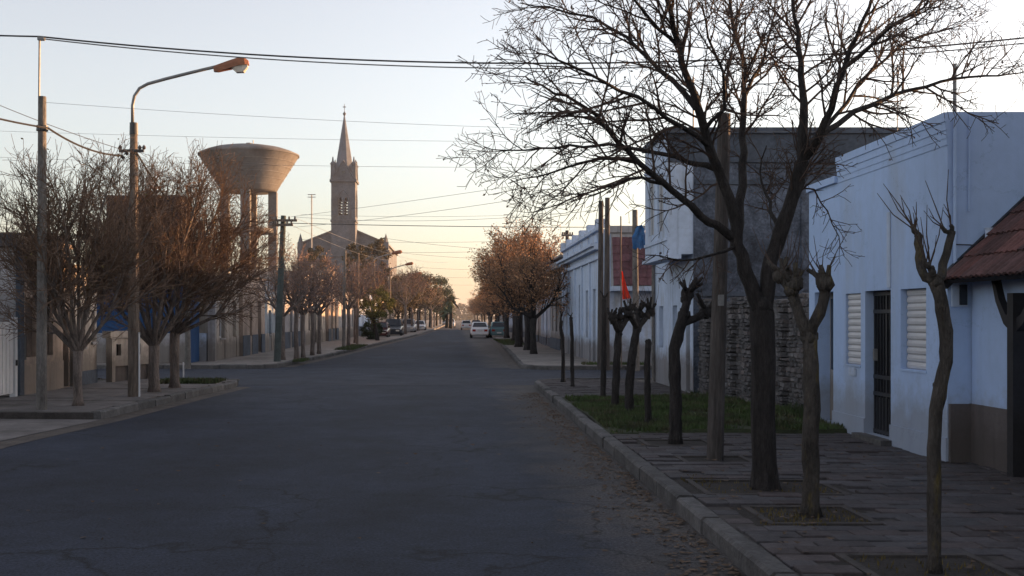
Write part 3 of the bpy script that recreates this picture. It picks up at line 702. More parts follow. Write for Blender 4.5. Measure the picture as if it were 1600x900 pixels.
# ------------------------------------------------------------------ old stone wall behind the lawn
def lot_wall():
    a, b = Vector((5.95, 17.3)), Vector((5.32, 23.58)); d = (b-a); Ln = d.length; d.normalize(); n = Vector((-d.y, d.x))  # n points to -X side?
    if n.x > 0: n = -n
    root = thing('old_stone_wall', 'crumbling rough stone and brick wall behind the small lawn', 'wall', (a.x, a.y, .14))
    def q(u, w, z): p = a + d*u - n*w; return (p.x, p.y, z)        # w grows away from the street
    top = lambda u: 2.18+.05*math.sin(u*2.2)+.03*math.sin(u*7)
    part('core', mbox(MB(), q, 0, Ln, .06, .34, .1, 2.08), M['mortar'], root)
    rng = random.Random(17); spots = []
    z = .12
    while z < 2.2:
        h = rng.uniform(.045, .11); u = rng.uniform(-.1, 0)
        while u < Ln:
            w = rng.uniform(.07, .22); u0, u1 = max(u, 0), min(u+w, Ln)
            pil = any(abs((u0+u1)/2 - c) < .19 for c in (.12, 1.7, 3.25, 4.2, 5.6))
            if u1-u0 > .05 and z+h < top((u0+u1)/2)+.04 and rng.random() > .03:
                spots.append((u0, u1, z, min(z+h, 2.3), pil))
            u += w
        z += h
    t = MB(); c = .5; e = .38                                        # a worn block: chamfered front
    t.v = [(-c, 0, -c), (c, 0, -c), (c, 0, c), (-c, 0, c), (-e, -1, -e), (e*.95, -1.0, -e), (e, -.9, e*.9), (-e, -1.05, e)]
    t.f = [(4,5,6,7), (0,1,5,4), (1,2,6,5), (2,3,7,6), (3,0,4,7)]
    me = mesh_of('stone', t, M['stone']); rest = MB(); ang = math.atan2(d.y, d.x)
    # local frame: x along the wall, -y out of the wall towards the street
    spots.sort(key=lambda s: s[0]); show = set(id(s) for s in sorted(spots, key=lambda s: -(s[1]-s[0])*(s[3]-s[2])/(17.3+s[0])**2)[:300])
    for s in spots:
        cu, cz = (s[0]+s[1])/2, (s[2]+s[3])/2; pr = (.10 if s[4] else .0)+rng.uniform(.012, .06); s = (s[0], s[1], s[2]+rng.uniform(-.012, .012), s[3]+rng.uniform(-.012, .012), s[4], id(s))
        loc = q(cu, .07, cz); rot = (rng.uniform(-.1, .1), rng.uniform(-.14, .14), math.atan2(-n.y, -n.x)-math.pi/2+rng.uniform(-.06, .06))
        scl = (s[1]-s[0]-.012, pr+.01, s[3]-s[2]-.010)
        if s[5] in show: piece('stone', me, root, loc, scale=scl, rot=rot)
        else:
            mt = Matrix.LocRotScale(Vector(loc), __import__('mathutils').Euler(rot), Vector(scl)); k = len(rest.v)
            rest.v += [tuple(mt @ Vector(v)) for v in t.v]; rest.f += [tuple(i+k for i in f) for f in t.f]
    part('small_stones', rest, M['stone'], root, kind='stuff')
    # weeds at the foot
    mb = MB()
    for _ in range(500):
        u = rng.choice([rng.uniform(.1, 1.0), rng.uniform(0, Ln)]); x, y, _z = q(u, -rng.uniform(.05, .3), 0); hh = rng.uniform(.05, .28)*(1 if u < 1 else .5); an = rng.uniform(0, 6.28)
        mb.tri((x-.015, y, .13), (x+.015, y, .13), (x+math.cos(an)*.08, y+math.sin(an)*.08, .16+hh))
    o = struct('wall_weeds', mb, M['leaf_dark'], 'stuff'); o['label'] = 'dark weeds along the foot of the old stone wall'
lot_wall()

# ------------------------------------------------------------------ two storey corner building on the right
def corner_building():
    X0, Y0, Y1 = 5.25, 23.62, 28.1; H = 5.82
    root = thing('corner_building', 'two storey corner building with bare grey side wall and white overhanging bay', 'building', (X0, 26, .14))
    mp = right_map(X0)
    ops = [(27.0, 27.55, 1.05, 2.1, 'roller'), (25.35, 25.85, 1.15, 2.1, 'roller'), (23.95, 24.35, .15, 1.75, 'door'), (27.0, 27.6, 3.7, 4.7, 'glass')]
    mb = MB(); facade(mb, mp, Y0+.02, Y1, .14, H, ops); mb.quad((X0, Y1, .14), (18, Y1, .14), (18, Y1, H), (X0, Y1, H))
    part('wall', mb, M['white2'], root)
    for o in ops: fill(root, mp, o, o[4])
    sw = MB(); fm = front_map(Y0)
    facade(sw, fm, X0+.003, 18, .14, H, []); sw.quad((X0, Y0, H), (18, Y0, H), (18, Y1, H), (X0, Y1, H)); sw.quad((18, Y0, .14), (18, Y1, .14), (18, Y1, H), (18, Y0, H))
    part('side_wall', sw, M['darkwall'], root)
    for u0, u1, z0, z1, w, m in ((X0+.05, 18, 4.72, 4.82, -.05, 'slab'), (6.6, 9.2, 5.08, 5.16, -.04, 'slab'), (X0+.05, 18, 2.28, 2.36, -.05, 'slab')):
        part('band', mbox(MB(), fm, u0, u1, w, -.002, z0, z1), M[m], root)
    for u0 in (X0+.004, 7.6, 10):
        part('side_pier', mbox(MB(), fm, u0, u0+.2, -.035, -.003, 2.4, 4.7), M['darkwall'], root)
    # roof slab with overhang
    sl = MB(); sl.zprism([(4.60, Y0-.12), (18.2, Y0-.12), (18.2, Y1+.2), (X0-.12, Y1+.2), (X0-.12, 26.4), (4.60, 26.4)], H+.003, H+.13)
    part('roof_slab', sl, M['slab'], root)
    part('parapet', MB().box(X0+.01, 18, Y0+.003-.06, Y0+.003, 5.2, H-.002), M['slab'], root)
    # bay
    B0, B1, Z0 = 23.625, 26.35, 3.2
    bm = right_map(4.68); bops = [(24.1, 24.75, 3.75, 5.05, 'glass', .1), (25.2, 25.85, 3.75, 5.05, 'glass', .1)]
    bb = MB(); facade(bb, bm, B0, B1, Z0, H, bops, .1)
    bb.quad((4.68, B0, Z0), (X0, B0, Z0), (X0, B0, H), (4.68, B0, H)); bb.quad((4.68, B1, Z0), (X0, B1, Z0), (X0, B1, H), (4.68, B1, H)); bb.quad((4.68, B0, Z0), (X0, B0, Z0), (X0, B1, Z0), (4.68, B1, Z0))
    bay = part('bay', bb, M['white2'], root)
    for o in bops: 
        a, b, c, d = o[:4]; part('bay_window', mbox(MB(), bm, a, b, .08, .1, c, d), M['darkglass'], bay)
        for u in (a, (a+b)/2-.02, b-.04): part('window_bar', mbox(MB(), bm, u, u+.04, .04, .079, c+.01, d-.01), M['white_metal'], bay)
    part('bay_sill', mbox(MB(), bm, B0-.03, B1+.03, -.07, .3, Z0-.10, Z0-.004), M['white2'], bay)
    for z in (3.5, 5.25): part('bay_band', mbox(MB(), bm, B0+.003, B1-.003, -.03, -.002, z, z+.07), M['white2'], bay)
    part('bay_fascia', mbox(MB(), front_map(B0), 4.69, X0, -.03, -.002, 5.2, H-.01), M['slab'], bay)
    part('drain_pipe', MB().tube([(X0-.06, 28.02, .15), (X0-.06, 28.02, 3.1), (X0-.02, 28.02, 3.4)], .045, 8), M['pole_conc'], root)
    part('mast', MB().tube([(5.6, 25.2, H+.1), (5.6, 25.2, H+1.6)], .02, 6), M['metal'], root)
corner_building()

# ------------------------------------------------------------------ right side beyond the crossing
def ornate_house():
    X0, Y0, Y1, H = 5.35, 39.4, 52.6, 5.05
    root = thing('ornate_white_house', 'old white corner house with moulded cornice and pink tiled side roof', 'house', (X0, 46, .14))
    mp = right_map(X0)
    ops = [(40.6, 41.4, .15, 2.9, 'wood'), (42.8, 43.6, 1.0, 2.9, 'wood'), (45.0, 46.0, .15, 3.2, 'door'), (47.5, 48.4, 1.0, 2.9, 'wood'), (50, 51, 1.0, 2.9, 'wood')]
    mb = MB(); facade(mb, mp, Y0, Y1, .14, H, ops, .2); shell(mb, mp, Y0, Y1, .14, H, 7.5)
    part('wall', mb, M['white2'], root)
    for o in ops: fill(root, mp, o, o[4], .2)
    for z0, z1, p in ((3.95, 4.08, .10), (4.3, 4.42, .22), (4.42, 4.52, .34), (5.0, 5.12, .14)):
        part('cornice', mbox(MB(), mp, Y0-.1, Y1, -p, .04, z0, z1), M['white2'], root)
    for i, y in enumerate((39.45, 42.0, 44.6, 47.2, 49.8, 52.1)):
        part('pilaster', mbox(MB(), mp, y, y+.4, -.06, .0, .15, 3.94), M['white2'], root)
        part('parapet_block', mbox(MB(), mp, y-.05, y+.5, -.12, .35, 5.125, 5.42), M['white2'], root)
    for y in (40, 42.6, 45.2, 47.8, 50.4):
        part('parapet_panel', mbox(MB(), mp, y, y+1.4, -.03, -.002, 4.62, 4.9), M['white2'], root)
    # steep pink tiled roof on the cross street side
    sr = MB(); A = Vector((0, Y0-.62, 2.95)); sl = Vector((0, .5, 1.95)).normalized(); Lr = 2.05
    back = [(Y0-.62, 2.95), (Y0-.62+.5, 4.9), (Y0-.002, 4.9), (Y0-.002, 2.95)]
    sr.xprism(back, 5.75, 12.0); roof = part('side_roof', sr, M['greywall'], root)
    t = MB(); tw, tl = .30, .30; prof = [(i/6*tw, .05*abs(math.sin(i/6*math.pi))) for i in range(7)]
    for x, z in prof: t.v += [(x, 0, z+.035), (x, tl*1.05, z+.01), (x, 0, 0)]
    for i in range(6): a = i*3; b = a+3; t.f += [(a, b, b+1, a+1), (a+2, b+2, b, a)]
    me = mesh_of('roof_tile', t, M['tile2']); ang = math.atan2(sl.z, sl.y)
    for r_ in range(6):
        for i in range(14):
            q = A + sl*(r_*tl+.02); piece('roof_tile', me, roof, (5.76+i*tw, q.y-.012, q.z), rot=(ang, 0, 0))
    part('roof_cap', MB().box(5.7, 12.05, Y0-.2, Y0-.003, 4.905, 5.15), M['greywall'], root)
    part('band', MB().box(5.7, 12, Y0-.70, Y0-.003, 2.78, 2.945), M['white2'], root)
    part('drain_pipe', MB().tube([(5.55, Y0-.08, .15), (5.55, Y0-.08, 2.9)], .05, 8), M['metal'], root)
    ops2 = [(7.0, 7.9, .9, 2.3, 'glass')]
ornate_house()
house('grey_corbel_house', 'pale house with heavy cornice next to the ornate white house, behind the pole', 1, 5.45, 52.7, 60.5, 4.8, 8, M['greywall'],
      [(54, 55, .2, 2.8, 'door'), (56.5, 57.5, 1.1, 2.9, 'wood'), (58.8, 59.6, 1.1, 2.9, 'wood')], (M['greywall'], .3, .45), (M['slab'], .6))
RH = [(60.7, 69, 3.3, 'white2', 'low white house behind the first rusty tree on the right'), (69.2, 80, 3.4, 'greywall', 'grey plastered house behind the rusty tree row'),
      (80.3, 94, 3.2, 'bluegrey', 'blue grey house beside the grass verge on the right'), (94.4, 112, 3.4, 'cream', 'cream house behind the parked teal car'),
      (112.5, 138, 3.4, 'white2', 'long low white house far down the right row'), (139, 170, 4.6, 'greywall', 'last grey house seen down the right row')]
for y0, y1, h, m, lab in RH:
    xf = 5.6 + (y0-60)*.022; n = int((y1-y0)/2.6)
    ops = [(y0+1+i*2.6, y0+1.9+i*2.6, .2 if i % 3 == 1 else 1.0, 2.5, 'door' if i % 3 == 1 else 'wood') for i in range(n)]
    house('row_house', lab, 1, xf, y0, y1, h, 8, M[m], ops, (M[m], .2, .15), (M['slab'], .5), group='far houses of the right row')
# unseen houses added on the cross street's right arm, sized to block low sun
def sun_block_row():
    data = [(12.3, 21, 39.6, 3.3, 'cream', 'unseen low cream house on the right arm of the cross street'), (21.3, 31, 39.8, 4.0, 'white2', 'unseen white house further along the cross street'),
            (31.3, 44, 39.5, 6.2, 'greywall', 'unseen tall grey house at the end of the cross street'), (44.3, 60, 39.6, 6.4, 'peach', 'unseen peach house at the very end of the cross street')]
    for x0, x1, yf, h, m, lab in data:
        root = thing('sun_block_house', lab, 'house', ((x0+x1)/2, yf, .14), 'unseen houses on the cross street'); mp = front_map(yf)
        ops = [(x0+1+i*2.8, x0+1.9+i*2.8, .2 if i == 1 else 1.0, 2.4, 'door' if i == 1 else 'wood') for i in range(int((x1-x0)/2.8))]
        mb = MB(); facade(mb, mp, x0, x1, .14, h, ops); shell(mb, mp, x0, x1, .14, h, 8); part('wall', mb, M[m], root)
        for o in ops: fill(root, mp, o, o[4])
sun_block_row()
house('unseen_house', 'plain grey house out of sight past the right edge', 1, 6.1, -12, 4.2, 3.8, 8, M['greywall'], [(-8, -7, 1, 2.2, 'roller'), (-3, -2, .2, 2.3, 'door')], (M['greywall'], .2, .1))  # out of view, added so that it shades the near road

# ------------------------------------------------------------------ left side, near block
LX = -9.25
def left_house():
    root = thing('peach_house', 'stained peach house with tall shuttered windows behind the left pole', 'house', (LX, 24.6, .14)); mp = left_map(LX)
    ops = [(23.35, 24.0, .95, 2.25, 'wood', .16), (24.45, 24.98, .95, 2.2, 'wood', .16), (25.62, 26.0, .16, 2.0, 'door', .2)]
    mb = MB(); facade(mb, mp, 23.02, 26.1, .14, 3.45, ops); shell(mb, mp, 23.02, 26.1, .14, 3.45, 7, False)
    mb.quad((LX, 26.1, .14), (LX-7, 26.1, .14), (LX-7, 26.1, 3.45), (LX, 26.1, 3.45))
    part('wall', mb, M['peach'], root)
    ew = MB().quad((LX, 23.02, .14), (LX-7, 23.02, .14), (LX-7, 23.02, 3.3), (LX, 23.02, 3.3)); part('end_wall', ew, M['greywall'], root)  # grey instead of peach: the shade on this side is in the colour
    for o in ops: fill(root, mp, o, o[4], .16)
    part('roof', MB().xprism([(22.9, 3.32), (22.9, 3.62), (26.15, 3.75), (26.15, 3.46)], LX-7.1, LX-.05), M['roofdark'], root)
    part('coping', mbox(MB(), mp, 23.0, 26.12, -.07, .12, 3.46, 3.56), M['peach'], root)
    part('corner_pilaster', mbox(MB(), mp, 22.98, 23.2, -.05, .05, .15, 3.44), M['slab'], root)
    part('meter_box', mbox(MB(), mp, 23.21, 23.33, -.04, -.002, .9, 1.45), M['iron'], root)
    part('plinth', mbox(MB(), mp, 23.22, 25.6, -.03, .0, .14, .8), M['peach'], root)
left_house()
def left_gate():
    root = thing('white_gate', 'white metal sheet gate between posts at the left edge', 'gate', (LX, 21.6, .14))
    for y in (20.0, 21.3, 22.75): part('post', MB().box(LX-.06, LX+.06, y-.06, y+.06, .14, 1.82), M['white_metal'], root)
    for y0, y1 in ((20.07, 21.23), (21.37, 22.68)):
        n = 7; lf = part('gate_leaf', MB().box(LX-.02, LX+.005, y0, y1, .22, 1.72), M['white_metal'], root)
        for i in range(n):
            a = lerp(y0, y1, i/n)+.012; b = lerp(y0, y1, (i+1)/n)-.012
            part('board', MB().box(LX+.006, LX+.025, a, b, .24, 1.70), M['white_metal'], lf)
    part('latch', MB().box(LX+.06, LX+.10, 22.70, 22.76, .8, .92), M['iron'], root)
left_gate()
house('stone_corner_house', 'cream stone block house with low front between bare tree and blue wall', -1, -9.15, 26.12, 27.75, 3.0, 6, M['cream'],
      [(26.45, 26.8, 1.1, 2.0, 'glass'), (27.35, 27.6, 1.2, 2.0, 'glass')], (M['cream'], .15, .06), (M['slab'], .35), rev=.14)
house('grey_yard_house', 'plain grey house past the left edge', -1, LX-.3, -12, 15.2, 3.6, 8, M['greywall'], [(2, 3, 1, 2.2, 'wood'), (8, 9, .2, 2.3, 'door')], (M['greywall'], .2, .1))
def white_fence():
    root = thing('white_fence', 'white masonry fence with pillars, top beam and small openings below blue wall', 'fence', (-8.8, 28.6, .14))
    a, b = Vector((-8.82, 27.80)), Vector((-8.28, 29.75)); d = (b-a).normalized(); n = Vector((d.y, -d.x))
    def q(u, w, z): p = a+d*u-n*w; return (p.x, p.y, z)
    Ln = (b-a).length
    part('beam', mbox(MB(), q, -.05, Ln+.12, -.05, .2, 1.28, 1.46), M['cream'], root)
    for u in (0, .95, Ln-.12):
        part('pillar', mbox(MB(), q, u, u+.14, -.06, .12, .14, 1.277), M['cream'], root)
    for u0, u1 in ((.142, .948), (1.092, Ln-.122)):
        ops = [(u0+.14, u0+.36, .82, 1.12), ]
        pm = MB(); facade(pm, q, u0, u1, .55, 1.276, ops, .1); pn = part('panel', pm, M['cream'], root)
        part('opening', mbox(MB(), q, ops[0][0], ops[0][1], .1, .12, .82, 1.12), M['darkglass'], pn)
        part('dark_gap_fill', mbox(MB(), q, u0, u1, .08, .12, .14, .548), M['dado'], root)  # dark sheet in the open gap under the panel, its shade as colour
white_fence()

# ------------------------------------------------------------------ left side beyond the crossing
def blue_house():
    root = thing('blue_house', 'house with plain bright blue side wall behind the left trees', 'house', (-10, 40, .14))
    mb = MB().box(-18, -9.7, 39.6, 41.3, .14, 3.5); part('wall', mb, M['blue'], root)
    part('white_band', MB().box(-18, -9.68, 39.55, 39.598, .14, 1.25), M['greywall'], root)
    part('coping', MB().box(-18.05, -9.62, 39.5, 41.32, 3.503, 3.62), M['white2'], root)
    part('door', MB().box(-11.2, -10.4, 39.50, 39.548, .16, 1.2), M['greywall'], root)
blue_house()
def low_wall():
    root = thing('low_white_wall', 'low whitewashed garden wall beside a grey gatepost across the crossing', 'wall', (-9.5, 41.5, .14))
    part('wall_panel', MB().box(-11.0, -9.45, 41.4, 41.62, .14, 1.22), M['white2'], root)
    part('gatepost', MB().box(-9.40, -9.12, 41.4, 41.68, .14, 2.4), M['greywall'], root)
low_wall()
LHS = [(42.0, 46.9, 3.3, 'cream', 'stained cream house with tall windows just past the left crossing', [(43.0, 44.0, 1.0, 2.4, 'glass'), (45.6, 46.3, 1.0, 2.5, 'wood')]),
       (47.0, 52.5, 3.6, 'peach', 'peach stained house behind the green pole', [(48.6, 49.2, 1.0, 2.5, 'wood'), (50.6, 51.5, .2, 2.6, 'door')]),
       (52.6, 58.0, 3.1, 'bluegrey', 'pale blue house with low front behind thin trunks', [(54, 54.8, 1.0, 2.2, 'glass'), (56, 56.8, .2, 2.3, 'door')]),
       (58.1, 66, 3.8, 'greywall', 'grey house behind the row of thin trunks', [(60, 60.8, 1, 2.5, 'wood'), (62, 63, .2, 2.6, 'door'), (64, 64.9, 1, 2.5, 'wood')]),
       (66.2, 77, 4.4, 'cream', 'cream house behind the pale lamp post', [(68, 69, 1, 2.6, 'wood'), (71, 72, .2, 2.7, 'door'), (74, 75, 1, 2.6, 'wood')]),
       (77.2, 84, 5.2, 'peach', 'taller peach house catching sun under the church', [(79, 79.9, 1, 2.8, 'wood'), (81.5, 82.4, .2, 2.9, 'door')]),
       (84.2, 100, 3.9, 'greywall', 'grey house behind the olive tree', [(87, 88, 1, 2.5, 'wood'), (92, 93, .2, 2.6, 'door'), (96, 97, 1, 2.5, 'wood')]),
       (100.3, 125, 4.2, 'white2', 'white house behind the parked silver pickup', [(104, 105, 1, 2.5, 'wood'), (110, 111, .2, 2.6, 'door'), (118, 119, 1, 2.5, 'wood')]),
       (125.4, 160, 4.4, 'peach', 'last peach house seen down the left row', [(130, 131, 1, 2.5, 'wood'), (140, 141, .2, 2.6, 'door')])]
for i, (y0, y1, h, m, lab, ops) in enumerate(LHS):
    house('row_house', lab, -1, -9.3 + (y0-42)*.008 + (.12 if i % 2 else 0), y0, y1, h, 7, M[m], ops, (M[m], .18, .10), (M['slab'] if i % 2 else M['cream'], .9), group='far houses of the left row')
def maroon():
    root = thing('dark_block', 'tall windowless dark maroon block behind the left tree crowns', 'building', (-16.7, 60, 0))
    part('wall', MB().box(-18.6, -14.6, 58, 60, 0, 8.2), M['maroon'], root)
    part('parapet', MB().box(-18.7, -14.5, 57.9, 60.1, 8.203, 8.38), M['maroon'], root)
    for i in range(3): part('window', MB().box(-18+i*1.3, -17.4+i*1.3, 57.96, 58.01, 5.4, 6.5), M['darkglass'], root)
maroon()

# ------------------------------------------------------------------ water tower and church
def water_tower():
    cx, cy = PX(389, 130), 130.0
    root = thing('water_tower', 'concrete water tower with flared bowl tank on tall legs', 'water tower', (cx, cy, 0))
    prof = [(0, 16.95), (3.2, 16.95), (3.36, 17.1), (3.8, 17.9), (4.5, 19.0), (5.2, 20.1), (5.82, 21.1), (5.96, 21.3), (5.9, 21.46), (5.3, 21.75), (4.3, 22.08), (3.0, 22.33), (1.6, 22.47), (0, 22.5)]
    part('tank', MB().lathe(prof, (cx, cy), 56), M['tower_conc'], root, smooth=True)
    for i_ in range(5):
        z_ = 17.7+i_*.68; r_ = 3.69+(z_-17.7)*.64; part('formwork_line', MB().lathe([(r_-.02, z_-.05), (r_+.008, z_-.03), (r_+.014, z_+.02), (r_+.02, z_+.05)], (cx, cy), 56), M['tower_conc'], root)
    part('rim_band', MB().lathe([(5.95, 21.22), (6.02, 21.24), (6.02, 21.42), (5.93, 21.44)], (cx, cy), 56), M['tower_conc'], root)
    for k in range(4):
        a = k*math.pi/2+.05; lx, ly = cx+2.86*math.cos(a), cy+2.86*math.sin(a); c, s = math.cos(a), math.sin(a)
        pts = [(lx+c*u-s*v, ly+s*u+c*v) for u, v in ((-.5, -.55), (.5, -.55), (.5, .55), (-.5, .55))]
        part('leg', MB().zprism(pts, 0, 16.949), M['tower_conc'], root)
    for z in (6.5, 12):
        part('ring_beam', MB().lathe([(2.6, z), (3.1, z), (3.1, z+.5), (2.6, z+.5), (2.6, z)], (cx, cy), 24), M['tower_conc'], root)
    part('riser_pipe', MB().tube([(cx, cy, 0), (cx, cy, 16.9)], .25, 10), M['metal'], root)
    h = part('hatch', MB().lathe([(0, 22.9), (.35, 22.85), (.35, 22.45)], (cx, cy), 12), M['metal'], root)
    part('aerial', MB().tube([(cx+.5, cy, 22.4), (cx+.5, cy, 23.2)], .06, 5), M['metal'], root)
water_tower()

def church():
    Y = 200.0; s = F/Y; cx = PX(538.5, Y); y0 = Y
    root = thing('church', 'grey stone church with tall slender spire and gabled front', 'church', (cx, Y, 0))
    W = 2.2
    nave = MB().yprism([(-28.5, 0), (-28.5, 15.6), (cx, 18.9), (-12.4, 15.6), (-12.4, 0)], y0+1.2, y0+38); part('nave', nave, M['church'], root)
    rf = MB(); 
    for xe in (-28.9, -12.0):
        rf.v += []; n = len(rf.v); pts = [(cx, 19.15), (xe, 15.7), (xe, 15.45), (cx, 18.9)]; rf.yprism(pts, y0+1.0, y0+38.2)
    part('nave_roof', rf, M['church_roof'], root)
    for x in (-28.4, -12.5):
        b = part('buttress', MB().box(x-.5, x+.5, y0+.6, y0+1.6, 0, 15.9), M['church'], root)
        part('pinnacle', MB().lathe([(.45, 15.9), (.3, 16.6), (0, 17.6)], (x, y0+1.1), 4), M['church'], b)
    for x in (-25.2, -15.6):
        part('lancet_window', MB().yprism([(x-.5, 7), (x+.5, 7), (x+.5, 11), (x+.25, 11.7), (x, 12.1), (x-.25, 11.7), (x-.5, 11)], y0+1.12, y0+1.198), M['darkglass'], root)
    # tower
    zt = 27.1; tw = MB(); fm = front_map(y0-2.6)
    ops = [(cx-.86, cx-.16, 20.6, 23.6), (cx+.16, cx+.86, 20.6, 23.6)]
    maps = [(front_map(y0-2.6), cx), (lambda u, w, z: (u, y0+1.8-w, z), cx), (lambda u, w, z: (cx+W-w, u, z), y0-.4), (lambda u, w, z: (cx-W+w, u, z), y0-.4)]
    for mp, c in maps:
        facade(tw, mp, c-W, c+W, 0, zt, [(c-.86, c-.16, 20.6, 23.9), (c+.16, c+.86, 20.6, 23.9)], .5)
    tower = part('tower', tw, M['church'], root)
    for mp, c in maps:
        for sg in (-1, 1):
            b = c+sg*.51
            hd = MB()
            for s2 in (-1, 1):       # pointed heads
                pts = [(b+s2*.36, 23.1), (b+s2*.36, 23.95), (b, 23.95), (b+s2*.14, 23.65)]
                n = len(hd.v); hd.v += [tuple(mp(u, .02, z)) for u, z in pts]+[tuple(mp(u, .45, z)) for u, z in pts]
                hd.f += [(n, n+1, n+2, n+3), (n+4, n+5, n+6, n+7), (n+3, n, n+4, n+7), (n+2, n+3, n+7, n+6)]
            part('lancet_head', hd, M['church'], tower)
            for z in (21.0, 21.5, 22.0, 22.5, 23.0):
                lv = MB(); a0, a1 = b-.34, b+.34
                lv.quad(mp(a0, .15, z), mp(a1, .15, z), mp(a1, .4, z+.28), mp(a0, .4, z+.28)); part('louvre', lv, M['church_roof'], tower)
        arch = MB(); pts = [(c-1.15, 20.3), (c-1.15, 23.6), (c-.7, 24.6), (c, 25.3), (c+.7, 24.6), (c+1.15, 23.6), (c+1.15, 20.3)]; 
        for (u0, z0), (u1, z1) in zip(pts, pts[1:]):
            arch.tube([mp(u0, -.04, z0), mp(u1, -.04, z1)], .1, 4)
        part('belfry_arch', arch, M['church'], tower)
        part('string_course', mbox(MB(), mp, c-W-.12, c+W+.12, -.14, .1, 19.4, 19.75), M['church'], tower)
        part('tower_cornice', mbox(MB(), mp, c-W-.25, c+W+.25, -.27, .1, 26.7, 27.15), M['church'], tower)
        gb = MB(); pts = [(c-W+.25, 27.2), (c+W-.25, 27.2), (c, 30.5)]; n = len(gb.v)
        gb.v += [tuple(mp(u, .0, z)) for u, z in pts]+[tuple(mp(u, 1.2, z)) for u, z in pts]; gb.f += [(0,1,2), (5,4,3), (0,1,4,3), (1,2,5,4), (2,0,3,5)]
        g_ = part('gablet', gb, M['church'], tower)
        rnd = MB(); k = 10; rnd.poly([mp(c+.3*math.cos(6.283*i/k), -.03, 28.5+.3*math.sin(6.283*i/k)) for i in range(k)]); part('oculus', rnd, M['darkglass'], g_)
        rk = MB()
        for sg in (-1, 1): rk.tube([mp(c+sg*(W-.15), -.05, 27.25), mp(c, -.05, 30.65)], .13, 4)
        part('raking_cornice', rk, M['church'], g_)
    for sx in (-1, 1):
        for sy in (-1, 1):
            x, y = cx+sx*(W-.28), y0-.4+sy*(W-.28)
            t = part('corner_turret', MB().box(x-.36, x+.36, y-.36, y+.36, 27.16, 29.9), M['church'], tower)
            part('turret_cap', MB().lathe([(.55, 29.9), (.5, 30.1), (.18, 30.5), (.1, 31.2), (0, 31.4)], (x, y), 8), M['church'], t)
    sp = MB(); c0 = (cx, y0-.4)
    base = len(sp.v); k = 8
    for z, r in ((27.2, 1.95), (29.6, 1.62), (39.2, .10)):
        for i in range(k):
            a = 6.28318*(i+.5)/k; sp.v.append((c0[0]+r*math.cos(a)*1.04, c0[1]+r*math.sin(a)*1.04, z))
    for j in range(2):
        for i in range(k): a = j*k+i; b = j*k+(i+1) % k; sp.f.append((a, b, b+k, a+k))
    spire = part('spire', sp, M['spire'], root)
    part('finial', MB().lathe([(.1, 39.1), (.26, 39.4), (.3, 39.6), (.12, 39.8), (.05, 40.0), (.05, 41.3), (0, 41.35)], c0, 8), M['church_roof'], spire)
    part('cross_arm', MB().box(cx-.3, cx+.3, y0-.45, y0-.35, 40.7, 40.85), M['church_roof'], spire)
    part('porch_roof', MB().yprism([(cx-4, 13.3), (cx, 15.6), (cx+4, 13.3), (cx+4, 13), (cx-4, 13)], y0-2.9, y0-2.605), M['church'], root)
church()
mp_ = P(487, 378, 190); mt = thing('radio_mast', 'thin lattice radio mast between water tower and church', 'mast', (mp_.x, 190, 0))
part('shaft', MB().tube([(mp_.x, 190, 0), (mp_.x, 190, P(487, 304, 190).z)], .11, 4), M['metal'], mt)
for py in (304, 308): 
    q = P(487, py, 190); part('antenna', MB().box(q.x-.7, q.x+.7, 189.95, 190.05, q.z-.06, q.z+.06), M['metal'], mt)

# ------------------------------------------------------------------ poles, lamps, wires
def pole(label, px, py, tpx, tpy, wpx, m, arms=(), group='poles along the street', sides=12, zb=.14):
    Y = F*(EYE-zb)/(py-VPY); b = P(px, py, Y); t = P(tpx, tpy, Y); r = wpx/2*Y/F
    root = thing('utility_pole', label, 'pole', (b.x, Y, zb), group)
    n = 8; pts = [b.lerp(t, i/n) for i in range(n+1)]; pts[0] = pts[0]-Vector((0, 0, .1))
    part('pole_shaft', MB().tube(pts, [lerp(r*1.12, r*.82, i/n) for i in range(n+1)], sides), m, root)
    for py2, w in arms:
        q = P(lerp(px, tpx, (py-py2)/(py-tpy)), py2, Y)
        a = part('crossarm', MB().box(q.x-w, q.x+w, Y-r-.08, Y-r-.002, q.z-.045, q.z+.045), M['pole_wood'], root)
        for u in (-.85, -.45, .45, .85):
            part('insulator', MB().lathe([(.02, q.z+.047), (.045, q.z+.07), (.03, q.z+.11), (.04, q.z+.14), (0, q.z+.16)], (q.x+u*w, Y-r-.04), 8), M['insul'], a)
    return root, b, t, Y
p1, b1, t1, Y1 = pole('concrete pole with thin steel rod on top at the left edge', 65, 640, 66, 151, 15, M['pole_conc'])
rod_top = P(62, 57, Y1)
part('top_rod', MB().tube([P(61, 165, Y1), rod_top], .02, 6), M['metal'], p1)
part('clamp', MB().box(rod_top.x-.03, rod_top.x+.09, Y1-.04, Y1+.04, rod_top.z-.07, rod_top.z-.01), M['metal'], p1)
for zz in (198, 203): q = P(66, zz, Y1); part('band', MB().lathe([(.10, q.z-.02), (.105, q.z-.02), (.105, q.z+.02), (.10, q.z+.02)], (q.x, Y1), 12), M['iron'], p1)

